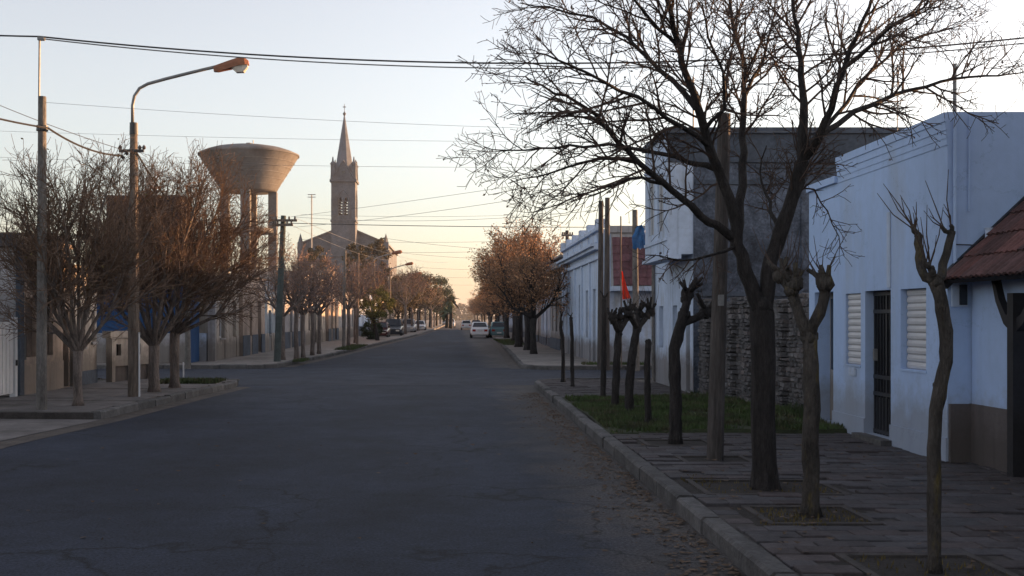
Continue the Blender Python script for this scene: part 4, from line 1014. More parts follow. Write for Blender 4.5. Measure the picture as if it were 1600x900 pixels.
def street_lamp():
    Y = F*(EYE-.14)/(620-VPY); X = PX(209, Y); r = .1
    root = thing('street_lamp', 'tall street lamp with orange head over the left lane', 'street lamp', (X, Y, .14), 'street lamps')
    zt = P(208, 192, Y).z
    part('pole_shaft', MB().tube([(X, Y, .05), (X, Y, 1.4), (X, Y, 3), (X, Y, zt)], [.125, .12, .105, .075], 14), M['pole_wood'], root)
    part('base_strip', MB().tube([(X+.13, Y-.05, .14), (X+.125, Y-.05, 1.5)], .022, 6), M['white_metal'], root)
    part('collar', MB().tube([(X, Y, zt-.25), (X, Y, zt)], [.09, .085], 12), M['iron'], root)
    path = [P(207, 192, Y), P(207, 165, Y), P(210, 150, Y), P(218, 138, Y), P(231, 131, Y), P(260, 123, Y), P(300, 113, Y), P(338, 104, Y)]
    part('arm', MB().tube(path, .035, 8), M['metal'], root, smooth=True)
    a, e = P(334, 108, Y), P(390, 99, Y); d = (e-a).normalized(); up = Vector((-d.z, 0, d.x)); side = Vector((0, 1, 0))
    hd = MB(); st = [(0, .04, .06, -.06), (.08, .07, .08, -.07), (.35, .10, .13, -.05), (.55, .13, .16, -.03), (.68, .11, .14, -.03), (.75, .05, .07, -.03)]
    rings = []
    for s, w, h, l in st:
        c = a+d*s; rings.append([c+side*(w*x)+up*(h*z if z > 0 else -l*z) for x, z in ((-1, -1), (-1, .3), (-.6, .9), (.6, .9), (1, .3), (1, -1))])
    for rg in rings: hd.v += [tuple(v) for v in rg]
    for i in range(len(rings)-1):
        for j in range(6): p_, q_ = i*6+j, i*6+(j+1) % 6; hd.f.append((p_, q_, q_+6, p_+6))
    hd.f += [tuple(range(6))[::-1], tuple(range(30, 36))]
    head = part('lamp_head', hd, M['lamp_orange'], root, smooth=False)
    gl = MB(); gs = [(.38, .07, .035), (.46, .1, .13), (.62, .1, .15), (.72, .07, .05)]; rg2 = []
    for s, w, l in gs:
        c = a+d*s; rg2.append([c-side*w-up*.02, c-side*w*.7-up*(.02+l), c+side*w*.7-up*(.02+l), c+side*w-up*.02])
    for rg in rg2: gl.v += [tuple(v) for v in rg]
    for i in range(3):
        for j in range(3): p_ = i*4+j; gl.f.append((p_, p_+1, p_+5, p_+4))
    gl.f += [(0, 1, 2, 3), (12, 13, 14, 15)]
    part('lens', gl, M['lamp_glass'], head)
    q = P(208, 237, Y); ca = part('crossarm', MB().box(q.x-.26, q.x+.26, Y-.14, Y-.085, q.z-.03, q.z+.03), M['iron'], root)
    for u in (-.24, .17, .26): part('insulator', MB().lathe([(.02, q.z+.03), (.045, q.z+.06), (.03, q.z+.1), (0, q.z+.13)], (q.x+u, Y-.11), 8), M['insul'], ca)
    for u, v in ((-.18, -.14), (-.28, -.1), (-.1, -.06)): part('clamp', MB().lathe([(0, q.z+v-.04), (.05, q.z+v), (0, q.z+v+.05)], (q.x+u, Y-.11), 6), M['iron'], ca)
    return root, Vector((X, Y, zt)), Vector((q.x, Y, q.z))
lamp, lamp_t, lamp_c = street_lamp()
p2, b2, t2, Y2 = pole('leaning weathered pole behind the big bare tree', 1117, 717, 1132, 178, 24, M['pole_dark'])
q = P(1122, 470, Y2); part('number_plate', MB().box(q.x-.03, q.x+.04, Y2-.12, Y2-.108, q.z-.06, q.z+.07), M['metal'], p2)
p3, b3, t3, Y3 = pole('left of two dark poles standing close together across the crossing', 938, 573, 939, 314, 9, M['pole_dark'])
p4, b4, t4, Y4 = pole('right of two dark poles standing close together across the crossing', 947.5, 574, 949, 309, 9, M['pole_dark'])
p5, b5, t5, Y5 = pole('pole with blue plastic caught near its top', 994, 575, 992, 328, 10, M['pole_conc'])
p6, b6, t6, Y6 = pole('single pole in front of the ornate white house', 889, 551, 886, 360, 6.5, M['pole_dark'], [(368, .28)])
p7, b7, t7, Y7 = pole('green painted pole with crossarm beyond the left crossing', 433, 565, 443, 337, 10, M['pole_green'], [(345, .55), (352, .4)])
p8, b8, t8, Y8 = pole('pale slim pole rising before the church', 537, 542, 539, 391, 5, M['pole_conc'])
p9, b9, t9, Y9 = pole('far slim pole beside the olive tree', 558, 538, 560, 395, 3.6, M['pole_wood'])
p10, b10, t10, Y10 = pole('grey post behind the left trees at the crossing corner', 293.5, 572, 293, 470, 9, M['pole_conc'])
# thin steel posts
def post(name, label, cat, px, py, tpy, wpx, m):
    Y = F*(EYE-.14)/(py-VPY); b = P(px, py, Y); t = P(px, tpy, Y)
    return solo(name, MB().tube([b, t], wpx/2*Y/F, 8), m, label, cat, (b.x, Y, .14))
post('marker_post', 'short white marker post on the left crossing corner', 'post', 286.5, 591, 566, 2.4, M['white_metal'])
# blue plastic sheet on the pole
def blue_bag():
    rng = random.Random(3); c = P(1000, 352, Y5-.2); mb = MB(); nx_, nz = 7, 9; g_ = []
    for j in range(nz):
        for i in range(nx_):
            w = (.10+.22*math.sin(min(1, j/5)*1.57)); g_.append((c.x+(i/(nx_-1)-.5)*w*1.6+rng.uniform(-.02, .02)+.02*math.sin(j), c.y+.09*math.sin(i*2.1+j*.8)+rng.uniform(-.03, .03), c.z-j*.095+rng.uniform(-.02, .02)-.04*(i % 2)*(j == nz-1)))
    mb.v = g_
    for j in range(nz-1):
        for i in range(nx_-1): a = j*nx_+i; mb.f.append((a, a+1, a+nx_+1, a+nx_))
    solo('plastic_sheet', mb, M['blue_bag'], 'crumpled blue plastic sheet caught high on a pole', 'plastic sheet', tuple(c), smooth=True)
blue_bag()
def red_flag():
    Y = Y5-.1; b = P(971, 574, Y); t = P(970, 338, Y)
    root = thing('flag_pole', 'thin pole carrying a red pennant across the crossing', 'flag pole', (b.x, Y, .14))
    part('staff', MB().tube([b, t], .022, 6), M['pole_wood'], root)
    mb = MB(); n = 7
    for i in range(n):
        f = i/(n-1); a = P(lerp(971.5, 972.5, f), lerp(424, 468, f), Y); e = P(lerp(972.5, 986, f**1.1), lerp(424, 466, f), Y)
        for k in range(5):
            u = k/4; p_ = a.lerp(e, u); p_.y += .05*math.sin(u*5+f*4)*u; mb.v.append(tuple(p_))
    for i in range(n-1):
        for k in range(4): a = i*5+k; mb.f.append((a, a+1, a+6, a+5))
    part('pennant', mb, M['flag'], root, smooth=True)
red_flag()
# far street lamps
for i, (hx, hy, Y) in enumerate(((626, 394, 88), (644, 412, 107), (657, 427, 130))):
    h = P(hx, hy, Y); X = h.x-2.2
    lab = ['nearest of the far lamps whose arms lean over the left kerb', 'second far lamp arm over the left kerb past the church', 'farthest lamp arm over the left kerb'][i]
    root = thing('street_lamp', lab, 'street lamp', (X, Y, .14), 'street lamps')
    part('pole_shaft', MB().tube([(X, Y, .1), (X, Y, h.z-.7)], [.13, .09], 10), M['pole_wood'], root)
    part('arm', MB().tube([(X, Y, h.z-.7), (X+.1, Y, h.z-.55), (X+.5, Y, h.z-.38), (X+1.6, Y, h.z-.08)], .05, 6), M['metal'], root)
    part('lamp_head', MB().tube([(X+1.5, Y, h.z-.1), (X+1.75, Y, h.z-.04), (X+2.2, Y, h.z+.03), (X+2.32, Y, h.z+.04)], [.07, .14, .16, .06], 8), M['lamp_orange'], root)

def wire(label, a, b, sag=.2, r=.012, n=24, group='overhead wires'):
    a, b = Vector(a), Vector(b); pts = [a.lerp(b, i/n)-Vector((0, 0, sag*4*(i/n)*(1-i/n))) for i in range(n+1)]
    solo('overhead_wire', MB().tube(pts, r, 5), M['wire_pale'] if r < .0125 else M['wire'], label, 'wire', tuple(a), group)
# the pair of heavy cables across the top
wl_, wr_ = Vector((-16, Y1, 7.55)), Vector((14.5, Y1, 7.35))
def cz(px, py): return P(px, py, Y1)
wire('upper of two heavy cables spanning the whole street near the top', rod_top+Vector((0, 0, 0)), (14.5, Y1, 7.42), .72, .016, 40)
wire('lower of two heavy cables spanning the whole street near the top', rod_top-Vector((0, 0, .035)), (14.5, Y1+.1, 7.36), .76, .012, 40)
wire('heavy cable leaving the steel rod towards the left edge', rod_top, (-16, Y1, 7.55), .12, .016)
tw_ = P(75, 200, Y1-.12)
wire('twisted service cable sagging from the left pole to the lamp pole', tw_, lamp_c+Vector((-.2, -.12, -.1)), .12, .02)
wire('twisted service cable running from the left pole past the left edge', tw_, P(-40, 176, Y1-2), .02, .018)
wire('thin stay wire crossing behind the left pole', P(-30, 152, Y1+1), P(205, 238, 22.4), .05, .007)
wire('drop cable slanting from lamp pole down into the trees', lamp_c+Vector((.1, -.1, -.02)), P(300, 350, 25.5), .15, .018)
for i, (pa, pb, sag, r, lab) in enumerate((
    (P(72, 160, Y1), Vector((9, 23.7, 5.9)), .18, .0032, 'highest thin wire across the street above the spire'),
    (P(-20, 204, 24.7), Vector((9.6, 24.7, 5.85)), .12, .0032, 'thin wire across the street through the spire tip'),
    (P(-20, 245, 29.4), Vector((8.5, 28.3, 5.8)), .15, .004, 'thin wire across the street just above the tower'),
    (t7+Vector((.3, -.1, -.05)), Vector((5.3, 27.6, 5.75)), .05, .006, 'wire rising from the green pole to the corner building'),
    (t7+Vector((.4, -.1, -.45)), Vector((4.7, 26.2, 5.2)), .12, .006, 'second rising wire from the green pole to the bay'),
    (t7+Vector((.45, -.1, -.06)), t3+Vector((0, 0, -.3)), .25, .006, 'wire from the green pole to the two dark poles'),
    (P(360, 346, 44), P(945, 355, 44), .06, .014, 'dark cable running level between left trees and dark poles'),
    (P(470, 335, 52), P(905, 332, 52), .15, .006, 'thin level wire over the far street'),
    (P(470, 374, 60), P(905, 372, 60), .2, .007, 'thin wire over the far street below the level cable'),
    (t7+Vector((.5, 0, -.1)), P(700, 410, 90), .5, .007, 'wire receding from the green pole to far left lamps'),
    (t7+Vector((.2, 0, -.3)), P(640, 405, 104), .6, .007, 'lower wire receding from the green pole'),
    (P(540, 392, 62), P(890, 385, 60), .2, .007, 'wire from the pale slim pole across the far street'),
    (P(600, 372, 75), P(880, 392, 75), .25, .010, 'slanting wire across the far street above the cars'),
    (P(600, 392, 90), P(860, 405, 90), .25, .010, 'faint wire over the far street above the sedan'),
    (P(620, 415, 112), P(840, 420, 112), .25, .010, 'faint low wire over the far street'),
    (P(640, 430, 140), P(820, 432, 140), .25, .010, 'lowest faint wire at the end of the street'),
    (P(640, 442, 170), P(800, 444, 170), .25, .010, 'last faint wire at the end of the street'))):
    wire(lab, pa, pb, sag, r)

# ------------------------------------------------------------------ trees
def rvec(r): 
    while True:
        v = Vector((r.uniform(-1, 1), r.uniform(-1, 1), r.uniform(-1, 1)))
        if .05 < v.length < 1: return v.normalized()
class Tree:
    def __init__(s, seed): s.r = random.Random(seed); s.wood = MB(); s.twig = MB(); s.leaf = MB(); s.tips = []
    def seg(s, pts, rad):
        r0 = rad[0]
        if r0 > .018: s.wood.tube(pts, rad, 9 if r0 > .07 else 6 if r0 > .035 else 5, False, .08 if r0 > .07 else 0, s.r)
        else: s.twig.tube(pts, rad, 3, False)
    def grow(s, p, d, L, r0, lvl, o):
        R_ = s.r; n = o['n'][lvl]; pts = [p.copy()]; rad = [r0]; dirs = [d.copy()]; r1 = max(o['rmin'], r0*o.get('taper', .35))
        for i in range(n):
            d = (d + rvec(R_)*o['wob'][lvl] + Vector((0, 0, o['up'][lvl]))).normalized(); p = p + d*(L/n)
            pts.append(p.copy()); dirs.append(d.copy()); rad.append(lerp(r0, r1, (i+1)/n))
        s.seg(pts, rad)
        s.children(pts, dirs, rad, L, lvl, o)
    def children(s, pts, dirs, rad, L, lvl, o, t0=None):
        R_ = s.r; n = len(pts)-1
        if lvl >= o['max']:
            s.tips.append((pts[-1], dirs[-1])); 
            if R_.random() < .5: s.tips.append((pts[n//2], dirs[n//2]))
            return
        k = max(1, int(round(L*o['dens'][lvl]*R_.uniform(.8, 1.2)))); t0 = o['t0'][lvl] if t0 is None else t0
        for i in range(k):
            t = t0+(1-t0)*((i+R_.random())/k); f = min(t*n, n-1e-6); j = int(f); q = pts[j].lerp(pts[j+1], f-j); d0 = dirs[j]
            a = R(R_.uniform(*o['ang'][lvl])); ax = d0.cross(rvec(R_))
            if ax.length < .01: continue
            d2 = Matrix.Rotation(a, 3, ax.normalized()) @ d0
            l2 = o['len'][lvl]*R_.uniform(.55, 1.2)*(1-.45*t)
            s.grow(q, d2, l2, max(o['rmin'], min(o['r'][lvl], lerp(rad[j], rad[j+1], f-j)*.75)), lvl+1, o)
    def limb(s, pts, r0, r1, o, lvl=0, t0=.25, wob=.02):
        v = [Vector(p) for p in pts]; out = [v[0]]
        for a, b in zip(v, v[1:]):
            for i in (1, 2): out.append(a.lerp(b, i/2)+rvec(s.r)*wob)
        n = len(out)-1; rad = [lerp(r0, r1, (i/n)**.8) for i in range(n+1)]
        dirs = [(out[min(i+1, n)]-out[max(i-1, 0)]).normalized() for i in range(n+1)]
        s.seg(out, rad); L = sum((b-a).length for a, b in zip(out, out[1:]))
        s.children(out, dirs, rad, L, lvl, o, t0)
        s.tips.append((out[-1], dirs[-1])); return out
    def leaves(s, n, size, spread, hang=.3, keep=1.0):
        R_ = s.r
        for _ in range(n):
            p, d = R_.choice(s.tips)
            if R_.random() > keep: continue
            q = p+rvec(R_)*spread*R_.random()-d*R_.uniform(0, spread); a = rvec(R_); a.z -= hang; a.normalize(); b = a.cross(rvec(R_)).normalized(); z = size*R_.uniform(.6, 1.3)
            s.leaf.quad(q, q+a*z*.5+b*z*.32, q+a*z, q+a*z*.5-b*z*.32)
    def make(s, name, label, loc, barkm, twigm, leafm=None, group=None, cat='tree'):
        root = thing(name, label, cat, loc, group)
        part('trunk', s.wood, barkm, root, smooth=True)
        if s.twig.f: part('crown', s.twig, twigm, root)
        if s.leaf.f: part('foliage', s.leaf, leafm, root)
        return root

def knuckle(mb, c, r, rng):
    c = Vector(c); n = 7; st = len(mb.v)
    for j in range(1, 5):
        th = math.pi*j/5
        for i in range(n):
            a = 6.283*i/n; k = r*rng.uniform(.75, 1.25); mb.v.append((c.x+k*math.sin(th)*math.cos(a), c.y+k*math.sin(th)*math.sin(a), c.z+k*math.cos(th)))
    mb.f.append(tuple(range(st, st+n)))
    for j in range(3):
        for i in range(n): a = st+j*n+i; b = st+j*n+(i+1) % n; mb.f.append((a, b, b+n, a+n))
    mb.f.append(tuple(range(st+3*n, st+4*n)))
def big_tree():
    T = Tree(7); Y = 10.6
    o = dict(n=[6, 5, 3, 2], wob=[.14, .17, .24, .25], up=[.07, .05, .04, .02], dens=[6.6, 9.6, 12.0, 0], t0=[.2, .12, .1, 0], ang=[(28, 58), (28, 62), (30, 65), (0, 0)],
             len=[.95, .45, .18, .1], r=[.015, .0078, .0045, .0032], rmin=.0028, max=3)
    def pp(l): return [P(x, y, Y+dy) for x, y, dy in l]
    base = P(1196, 760, Y); base.z = .10
    tr = [base, P(1194, 725, Y), P(1192, 650, Y), P(1193, 560, Y), P(1190, 490, Y), P(1188, 465, Y)]
    T.wood.tube([base-Vector((0, 0, .06))]+tr, [.165, .148, .124, .115, .115, .118, .085], 14, True, .07, T.r)
    knuckle(T.wood, P(1190, 478, Y), .105, T.r)
    for k in range(6):
        a = k*1.05+.3; T.wood.tube([base+Vector((math.cos(a)*.07, math.sin(a)*.07, .32)), base+Vector((math.cos(a)*.12, math.sin(a)*.12, .06)), base+Vector((math.cos(a)*.18, math.sin(a)*.17, -.03))], [.04, .035, .022], 6)
    L0 = (1188, 468, 0)
    T.limb(pp([(1192, 500, 0), (1182, 462, 0), (1166, 420, 0), (1152, 380, .02), (1146, 330, .03), (1130, 285, .02), (1116, 247, -.05), (1100, 205, -.15), (1088, 169, -.2), (1072, 115, -.3), (1060, 73, -.35), (1046, 22, -.45), (1032, -40, -.5), (1020, -110, -.6)]), .085, .016, o, 0, .45)
    T.limb(pp([(1150, 375, 0), (1158, 315, .2), (1160, 260, .35), (1162, 214, .5), (1164, 150, .6), (1163, 112, .7), (1152, 60, .8), (1142, 10, .9), (1128, -70, 1.0)]), .055, .012, o, 0, .35)
    T.limb(pp([(1192, 500, 0), (1197, 452, -.01), (1206, 405, -.03), (1222, 365, -.05), (1234, 326, -.08), (1246, 285, -.1), (1254, 253, -.12)]), .08, .065, o, 0, .7)
    T.limb(pp([(1254, 253, -.12), (1254, 191, -.1), (1255, 140, .1), (1253, 96, .25), (1247, 50, .4), (1240, 0, .5), (1232, -80, .6)]), .055, .012, o, 0, .2)
    T.limb(pp([(1254, 250, -.12), (1285, 208, -.3), (1296, 170, -.4), (1307, 135, -.5), (1322, 98, -.6), (1338, 60, -.7), (1356, 10, -.8), (1376, -50, -.9)]), .05, .012, o, 0, .2)
    T.limb(pp([(1280, 212, -.25), (1335, 174, .1), (1378, 158, .3), (1420, 140, .5), (1470, 128, .6), (1515, 118, .7), (1560, 118, .8), (1594, 112, .9)]), .034, .007, o, 0, .12)
    T.limb(pp([(1262, 230, -.1), (1298, 192, .4), (1344, 128, .8), (1390, 84, 1.1), (1440, 55, 1.3), (1490, 45, 1.5)]), .03, .007, o, 0, .2)
    T.limb(pp([(1320, 105, -.6), (1362, 72, -.9), (1400, 38, -1.1), (1440, 10, -1.3), (1478, -30, -1.4)]), .025, .007, o, 0, .15)
    T.limb(pp([(1144, 371, .02), (1116, 352, -.1), (1094, 337, -.2), (1064, 310, -.3), (1037, 287, -.4), (992, 253, -.6), (966, 222, -.7), (942, 191, -.8), (915, 168, -.85), (886, 152, -.9), (848, 134, -1), (818, 120, -1.1)]), .052, .007, o, 0, .22)
    T.limb(pp([(1118, 264, 0), (1090, 256, .1), (1060, 247, .2), (1015, 236, .3), (953, 225, .5), (910, 228, .6), (869, 231, .7), (825, 234, .8), (784, 236, .8), (755, 230, .9)]), .032, .005, o, 0, .15)
    T.limb(pp([(1088, 169, -.2), (1050, 128, .1), (1018, 92, .3), (981, 56, .5), (925, 28, .7), (857, 11, .9), (815, 6, 1)]), .034, .006, o, 0, .2)
    T.limb(pp([(1110, 230, -.1), (1066, 196, -.5), (1020, 168, -.8), (970, 140, -1.1), (920, 112, -1.3), (870, 96, -1.5), (835, 82, -1.6)]), .03, .006, o, 0, .15)
    T.limb(pp([(1060, 73, -.3), (1030, 42, -.5), (1000, 6, -.7), (960, -30, -.9), (930, -60, -1)]), .022, .007, o, 0, .1)
    T.limb(pp([(1037, 287, -.4), (1000, 278, -.3), (960, 285, -.2), (915, 300, -.1), (870, 318, 0), (832, 332, 0)]), .02, .004, o, 0, .15)
    T.limb(pp([(992, 253, -.6), (940, 248, -.7), (890, 262, -.8), (840, 275, -.9), (795, 288, -.9)]), .02, .004, o, 0, .15)
    T.limb(pp([(1100, 205, -.15), (1130, 170, -.5), (1128, 110, -.7), (1110, 60, -.9), (1098, 10, -1.1)]), .025, .007, o, 0, .2)
    T.limb(pp([(1164, 150, .6), (1190, 100, .9), (1204, 50, 1.1), (1212, 0, 1.3)]), .024, .007, o, 0, .2)
    T.limb(pp([(1222, 365, -.05), (1206, 330, .3), (1196, 300, .5), (1188, 265, .7), (1196, 230, .8)]), .028, .006, o, 0, .25)
    T.limb(pp([(1246, 285, -.1), (1272, 298, .2), (1292, 330, .4), (1308, 370, .45), (1318, 400, .5)]), .012, .004, o, 1, .2)
    T.limb(pp([(1150, 385, 0), (1110, 400, -.2), (1080, 408, -.4), (1045, 402, -.5), (1012, 400, -.6)]), .02, .004, o, 1, .15)
    T.limb(pp([(1130, 285, .02), (1098, 300, .2), (1060, 325, .3), (1020, 330, .4), (985, 318, .5)]), .016, .004, o, 1, .15)
    T.leaves(700, .035, .02, .6)
    return T.make('bare_tree', 'big dark bare tree with wide spreading crown on the right pavement', (base.x, Y, .14), M['bark_dark'], M['twig'], M['leaf_dry'], 'trees on the right pavement')
big_tree()

def pollard(label, Y, trunk, r0, r1, heads, barkm, shoots, seed, stubs=5, stub_len=.22):
    stubs = stubs+3 if stubs > 2 else stubs
    """trunk: photo points; heads: (start px,py, end px,py) forks that end in cut knuckles"""
    T = Tree(seed); rg = T.r
    base = P(*trunk[0], Y); base.z = .10; pts = [base]
    v = [base]+[P(x, y, Y) for x, y in trunk[1:]]
    for a, b in zip(v, v[1:]):
        k = max(2, int((b-a).length/.11))
        for i in range(1, k+1): pts.append(a.lerp(b, i/k)+rvec(rg)*r0*.06)
    n = len(pts)-1
    T.wood.tube(pts, [lerp(r0*(1.35 if i == 0 else 1), r1, i/n)*rg.uniform(.94, 1.06) for i in range(n+1)], 14, True, .13, rg)
    for _k in range(3):
        c_ = pts[rg.randrange(2, n)]; knuckle(T.wood, c_+rvec(rg)*r1*.7, r1*.55, rg)
    knuckle(T.wood, pts[-1], r1*1.2, rg)
    for hd in heads:
        q = [P(x, y, Y+dy) for x, y, dy in hd]
        w = []
        for a, b in zip(q, q[1:]): w += [a, a.lerp(b, .5)+rvec(rg)*.01]
        w.append(q[-1]); m_ = len(w)-1
        T.wood.tube(w, [lerp(r1*.85, r1*(.72 if stubs > 2 else .55), (i/m_)**.7) for i in range(m_+1)], 8, True, .13, rg)
        c = q[-1]; knuckle(T.wood, c, r1*(1.25 if stubs > 2 else .62), rg)
        if stubs > 2: knuckle(T.wood, c.lerp(w[-2], .7)+rvec(rg)*r1*.4, r1*1.1, rg)
        for _ in range(stubs):
            d = (Vector((rg.uniform(-1, 1), rg.uniform(-1, 1), rg.uniform(.5, 1.6)))).normalized(); l = stub_len*rg.uniform(.5, 1.15)
            e = c+d*l; T.wood.tube([c, c.lerp(e, .5)+rvec(rg)*.015, e], [r1*.42, r1*.36, r1*.30], 6, True)
            for _2 in range(shoots):
                d2 = (d+rvec(rg)*.5+Vector((0, 0, .5))).normalized(); ll = rg.uniform(.1, .42); s0 = c.lerp(e, rg.uniform(.4, 1))
                T.twig.tube([s0, s0+d2*ll*.5+rvec(rg)*.02, s0+d2*ll+Vector((0, 0, .05*ll))], [.0055, .004, .002], 3, False)
    return T.make('pollarded_tree', label, (base.x, Y, .14), barkm, M['twig'], None, 'pollarded trees on the right pavement')
pollard('slim crooked pollarded tree nearest the camera in front of the grey dado', 7.1, [(1460, 890), (1460, 780), (1459, 700), (1463, 640), (1470, 600), (1478, 565), (1480, 535), (1476, 500), (1471, 468), (1462, 440)], .042, .042,
        [[(1464, 442, 0), (1446, 434, 0), (1438, 418, .02), (1437, 392, .02), (1436, 368, .02)], [(1464, 440, 0), (1472, 428, .02), (1479, 398, .03), (1487, 364, .03)], [(1462, 440, 0), (1456, 428, -.03), (1455, 420, -.04)]], M['bark_lichen'], 4, 31, 2, .09)
pollard('forked pollarded tree with mossy trunk right of the big bare tree', 9.12, [(1267, 803), (1266, 720), (1268, 640), (1266, 570), (1264, 525)], .072, .062,
        [[(1264, 530, 0), (1250, 495, .02), (1240, 465, .05), (1240, 445, .05)], [(1264, 528, 0), (1280, 490, -.03), (1288, 460, -.06), (1288, 440, -.08)], [(1240, 455, .05), (1228, 440, .12), (1222, 432, .15)]], M['bark_lichen'], 1, 32, 5, .17)
pollard('crooked pollarded tree left of the leaning pole', 14.4, [(1055, 690), (1056, 640), (1054, 590), (1054, 545), (1062, 515), (1068, 490)], .085, .07,
        [[(1068, 495, 0), (1072, 475, 0), (1074, 460, .05)], [(1066, 505, 0), (1085, 498, .1), (1106, 488, .2)]], M['bark_dark'], 2, 33, 5, .3)
pollard('bare cut stump trunk standing alone on the lawn', 16.6, [(1013, 664), (1012, 620), (1011, 570), (1013, 535)], .052, .045, [[(1013, 540, 0), (1013, 533, 0)]], M['bark_dark'], 0, 34, 1, .05)
pollard('right of two crown-cut trees on the lawn with spread stubs', 18.7, [(983, 646), (983, 610), (986, 570), (992, 530), (996, 512)], .078, .066,
        [[(996, 514, 0), (1006, 500, .1), (1016, 488, .2)], [(996, 514, 0), (988, 500, -.1), (982, 490, -.2)], [(996, 512, 0), (997, 498, .1), (998, 488, .15)]], M['bark_dark'], 1, 35, 4, .24)
pollard('left of two crown-cut trees on the lawn with spread stubs', 19.9, [(960, 636), (962, 600), (964, 560), (967, 520)], .074, .064,
        [[(967, 520, 0), (975, 505, .1), (980, 495, .15)], [(967, 520, 0), (960, 505, -.1), (956, 496, -.15)], [(967, 518, 0), (968, 502, .1), (968, 494, .1)]], M['bark_dark'], 0, 36, 4, .22)
pollard('thin straight trunk at the far edge of the lawn', 21.8, [(942, 625), (943, 580), (944, 530), (944, 470)], .058, .046, [[(944, 474, 0), (944, 466, 0)]], M['bark_dark'], 0, 37, 2, .15)
pollard('thin dark trunk nearest the crossing corner', 26.0, [(895, 603), (894, 570), (894, 530), (892, 498)], .05, .038, [[(892, 500, 0), (892, 494, 0)]], M['bark_dark'], 1, 38, 2, .2)
pollard('thin hooked trunk on the crossing corner', 28.0, [(880, 597), (880, 560), (879, 528), (876, 512), (877, 503)], .055, .045, [[(877, 505, 0), (876, 497, 0)]], M['bark_dark'], 1, 39, 2, .25)

# left pavement: vase shaped bare trees
def vase(label, px, py, fork_py, r0, limbs, top, seed, barkm, dens=1.0, leafn=0, spread=1.0):
    T = Tree(seed); rg = T.r; Y = F*(EYE-.14)/(py-VPY); base = P(px, py, Y); base.z = .1; fk = P(px, fork_py, Y)
    T.wood.tube([base, base.lerp(fk, .15), base.lerp(fk, .5)+rvec(rg)*.02, fk], [r0*1.5, r0*1.05, r0*.95, r0*1.05], 12, True, .06, rg)
    o = dict(n=[6, 5, 4, 2], wob=[.17, .22, .26, .26], up=[.13, .10, .08, .05], dens=[4.3*dens, 6.8*dens, 6.4*dens, 0], t0=[.15, .12, .1, 0], ang=[(18, 48), (20, 52), (22, 58), (0, 0)],
             len=[1.5, .85, .42, .2], r=[.021, .011, .0065, .0042], rmin=.0042, max=3)
    for i, (ex, ey, dy) in enumerate(limbs):
        e = P(ex, ey, Y+dy); m1 = fk.lerp(e, .3); m1.z -= .02*(e-fk).length; m1 = m1+Vector(((e.x-fk.x)*.12, (e.y-fk.y)*.12, 0))
        m2 = fk.lerp(e, .65)+rvec(rg)*.06
        T.limb([fk-Vector((0, 0, .05)), m1, m2, e], r0*.5, .016, o, 0, .22, .03)
    if leafn: T.leaves(leafn, .05, .06, .5)
    return T.make('bare_tree', label, (base.x, Y, .14), barkm, M['twig_red'], M['leaf_yellow'], 'bare trees on the left pavement')
vase('bare vase shaped tree with pale trunk beside the left pole', 122, 634, 548, .085,
     [(30, 330, -.3), (62, 300, .7), (95, 310, -.9), (128, 295, .5), (165, 300, -.4), (205, 315, .6), (230, 360, 0), (20, 400, .4), (-10, 350, .2), (60, 380, -1.0), (150, 380, 1.0)], 255, 41, M['bark_grey'], 1.15, 200)
vase('bare vase shaped tree just right of the lamp pole', 241, 612, 540, .12,
     [(150, 330, .5), (185, 300, -.6), (215, 320, .9), (245, 290, -.3), (275, 305, .7), (310, 300, -.7), (345, 320, .2), (330, 390, .8), (170, 400, -.9), (260, 380, -1.2), (130, 370, .2)], 245, 42, M['bark_grey'], 1.12, 460)
vase('bare vase shaped tree third on the left pavement near the corner', 273, 606, 520, .11,
     [(225, 300, .8), (255, 330, -.8), (290, 290, .4), (320, 275, -.5), (350, 290, .6), (385, 330, -.3), (405, 380, .3), (370, 410, -1), (200, 370, .2), (300, 380, 1.2), (420, 420, .6)], 250, 43, M['bark_grey'], 1.12, 460)

# street tree kinds for the far rows, copied along the street
def rust_tree(seed):
    T = Tree(seed); rg = T.r
    T.wood.tube([(0, 0, -.05), (0, 0, .2), (.03, .02, .9), (0, 0, 1.6)], [.2, .15, .13, .15], 10, True, .06, rg)
    o = dict(n=[5, 4, 3, 2], wob=[.15, .2, .25, .2], up=[.1, .08, .08, .05], dens=[2.6, 4.6, 5.6, 0], t0=[.2, .12, .1, 0], ang=[(22, 55), (22, 60), (25, 60), (0, 0)],
             len=[1.7, .95, .5, .3], r=[.03, .015, .010, .007], rmin=.007, max=3)
    for i in range(8):
        a = i*2.4+rg.random(); sp = rg.uniform(.5, 1.75); e = Vector((math.cos(a)*sp, math.sin(a)*sp, rg.uniform(3.6, 4.9)-sp*.45)); b = Vector((0, 0, 1.55))
        m1 = b.lerp(e, .4)+Vector((math.cos(a)*.25, math.sin(a)*.25, -.1)); T.limb([b, m1, e], .085, .022, o, 0, .2, .05)
    T.leaves(6500, .085, .26, .3); return T
RUST = [rust_tree(51+i) for i in range(3)]
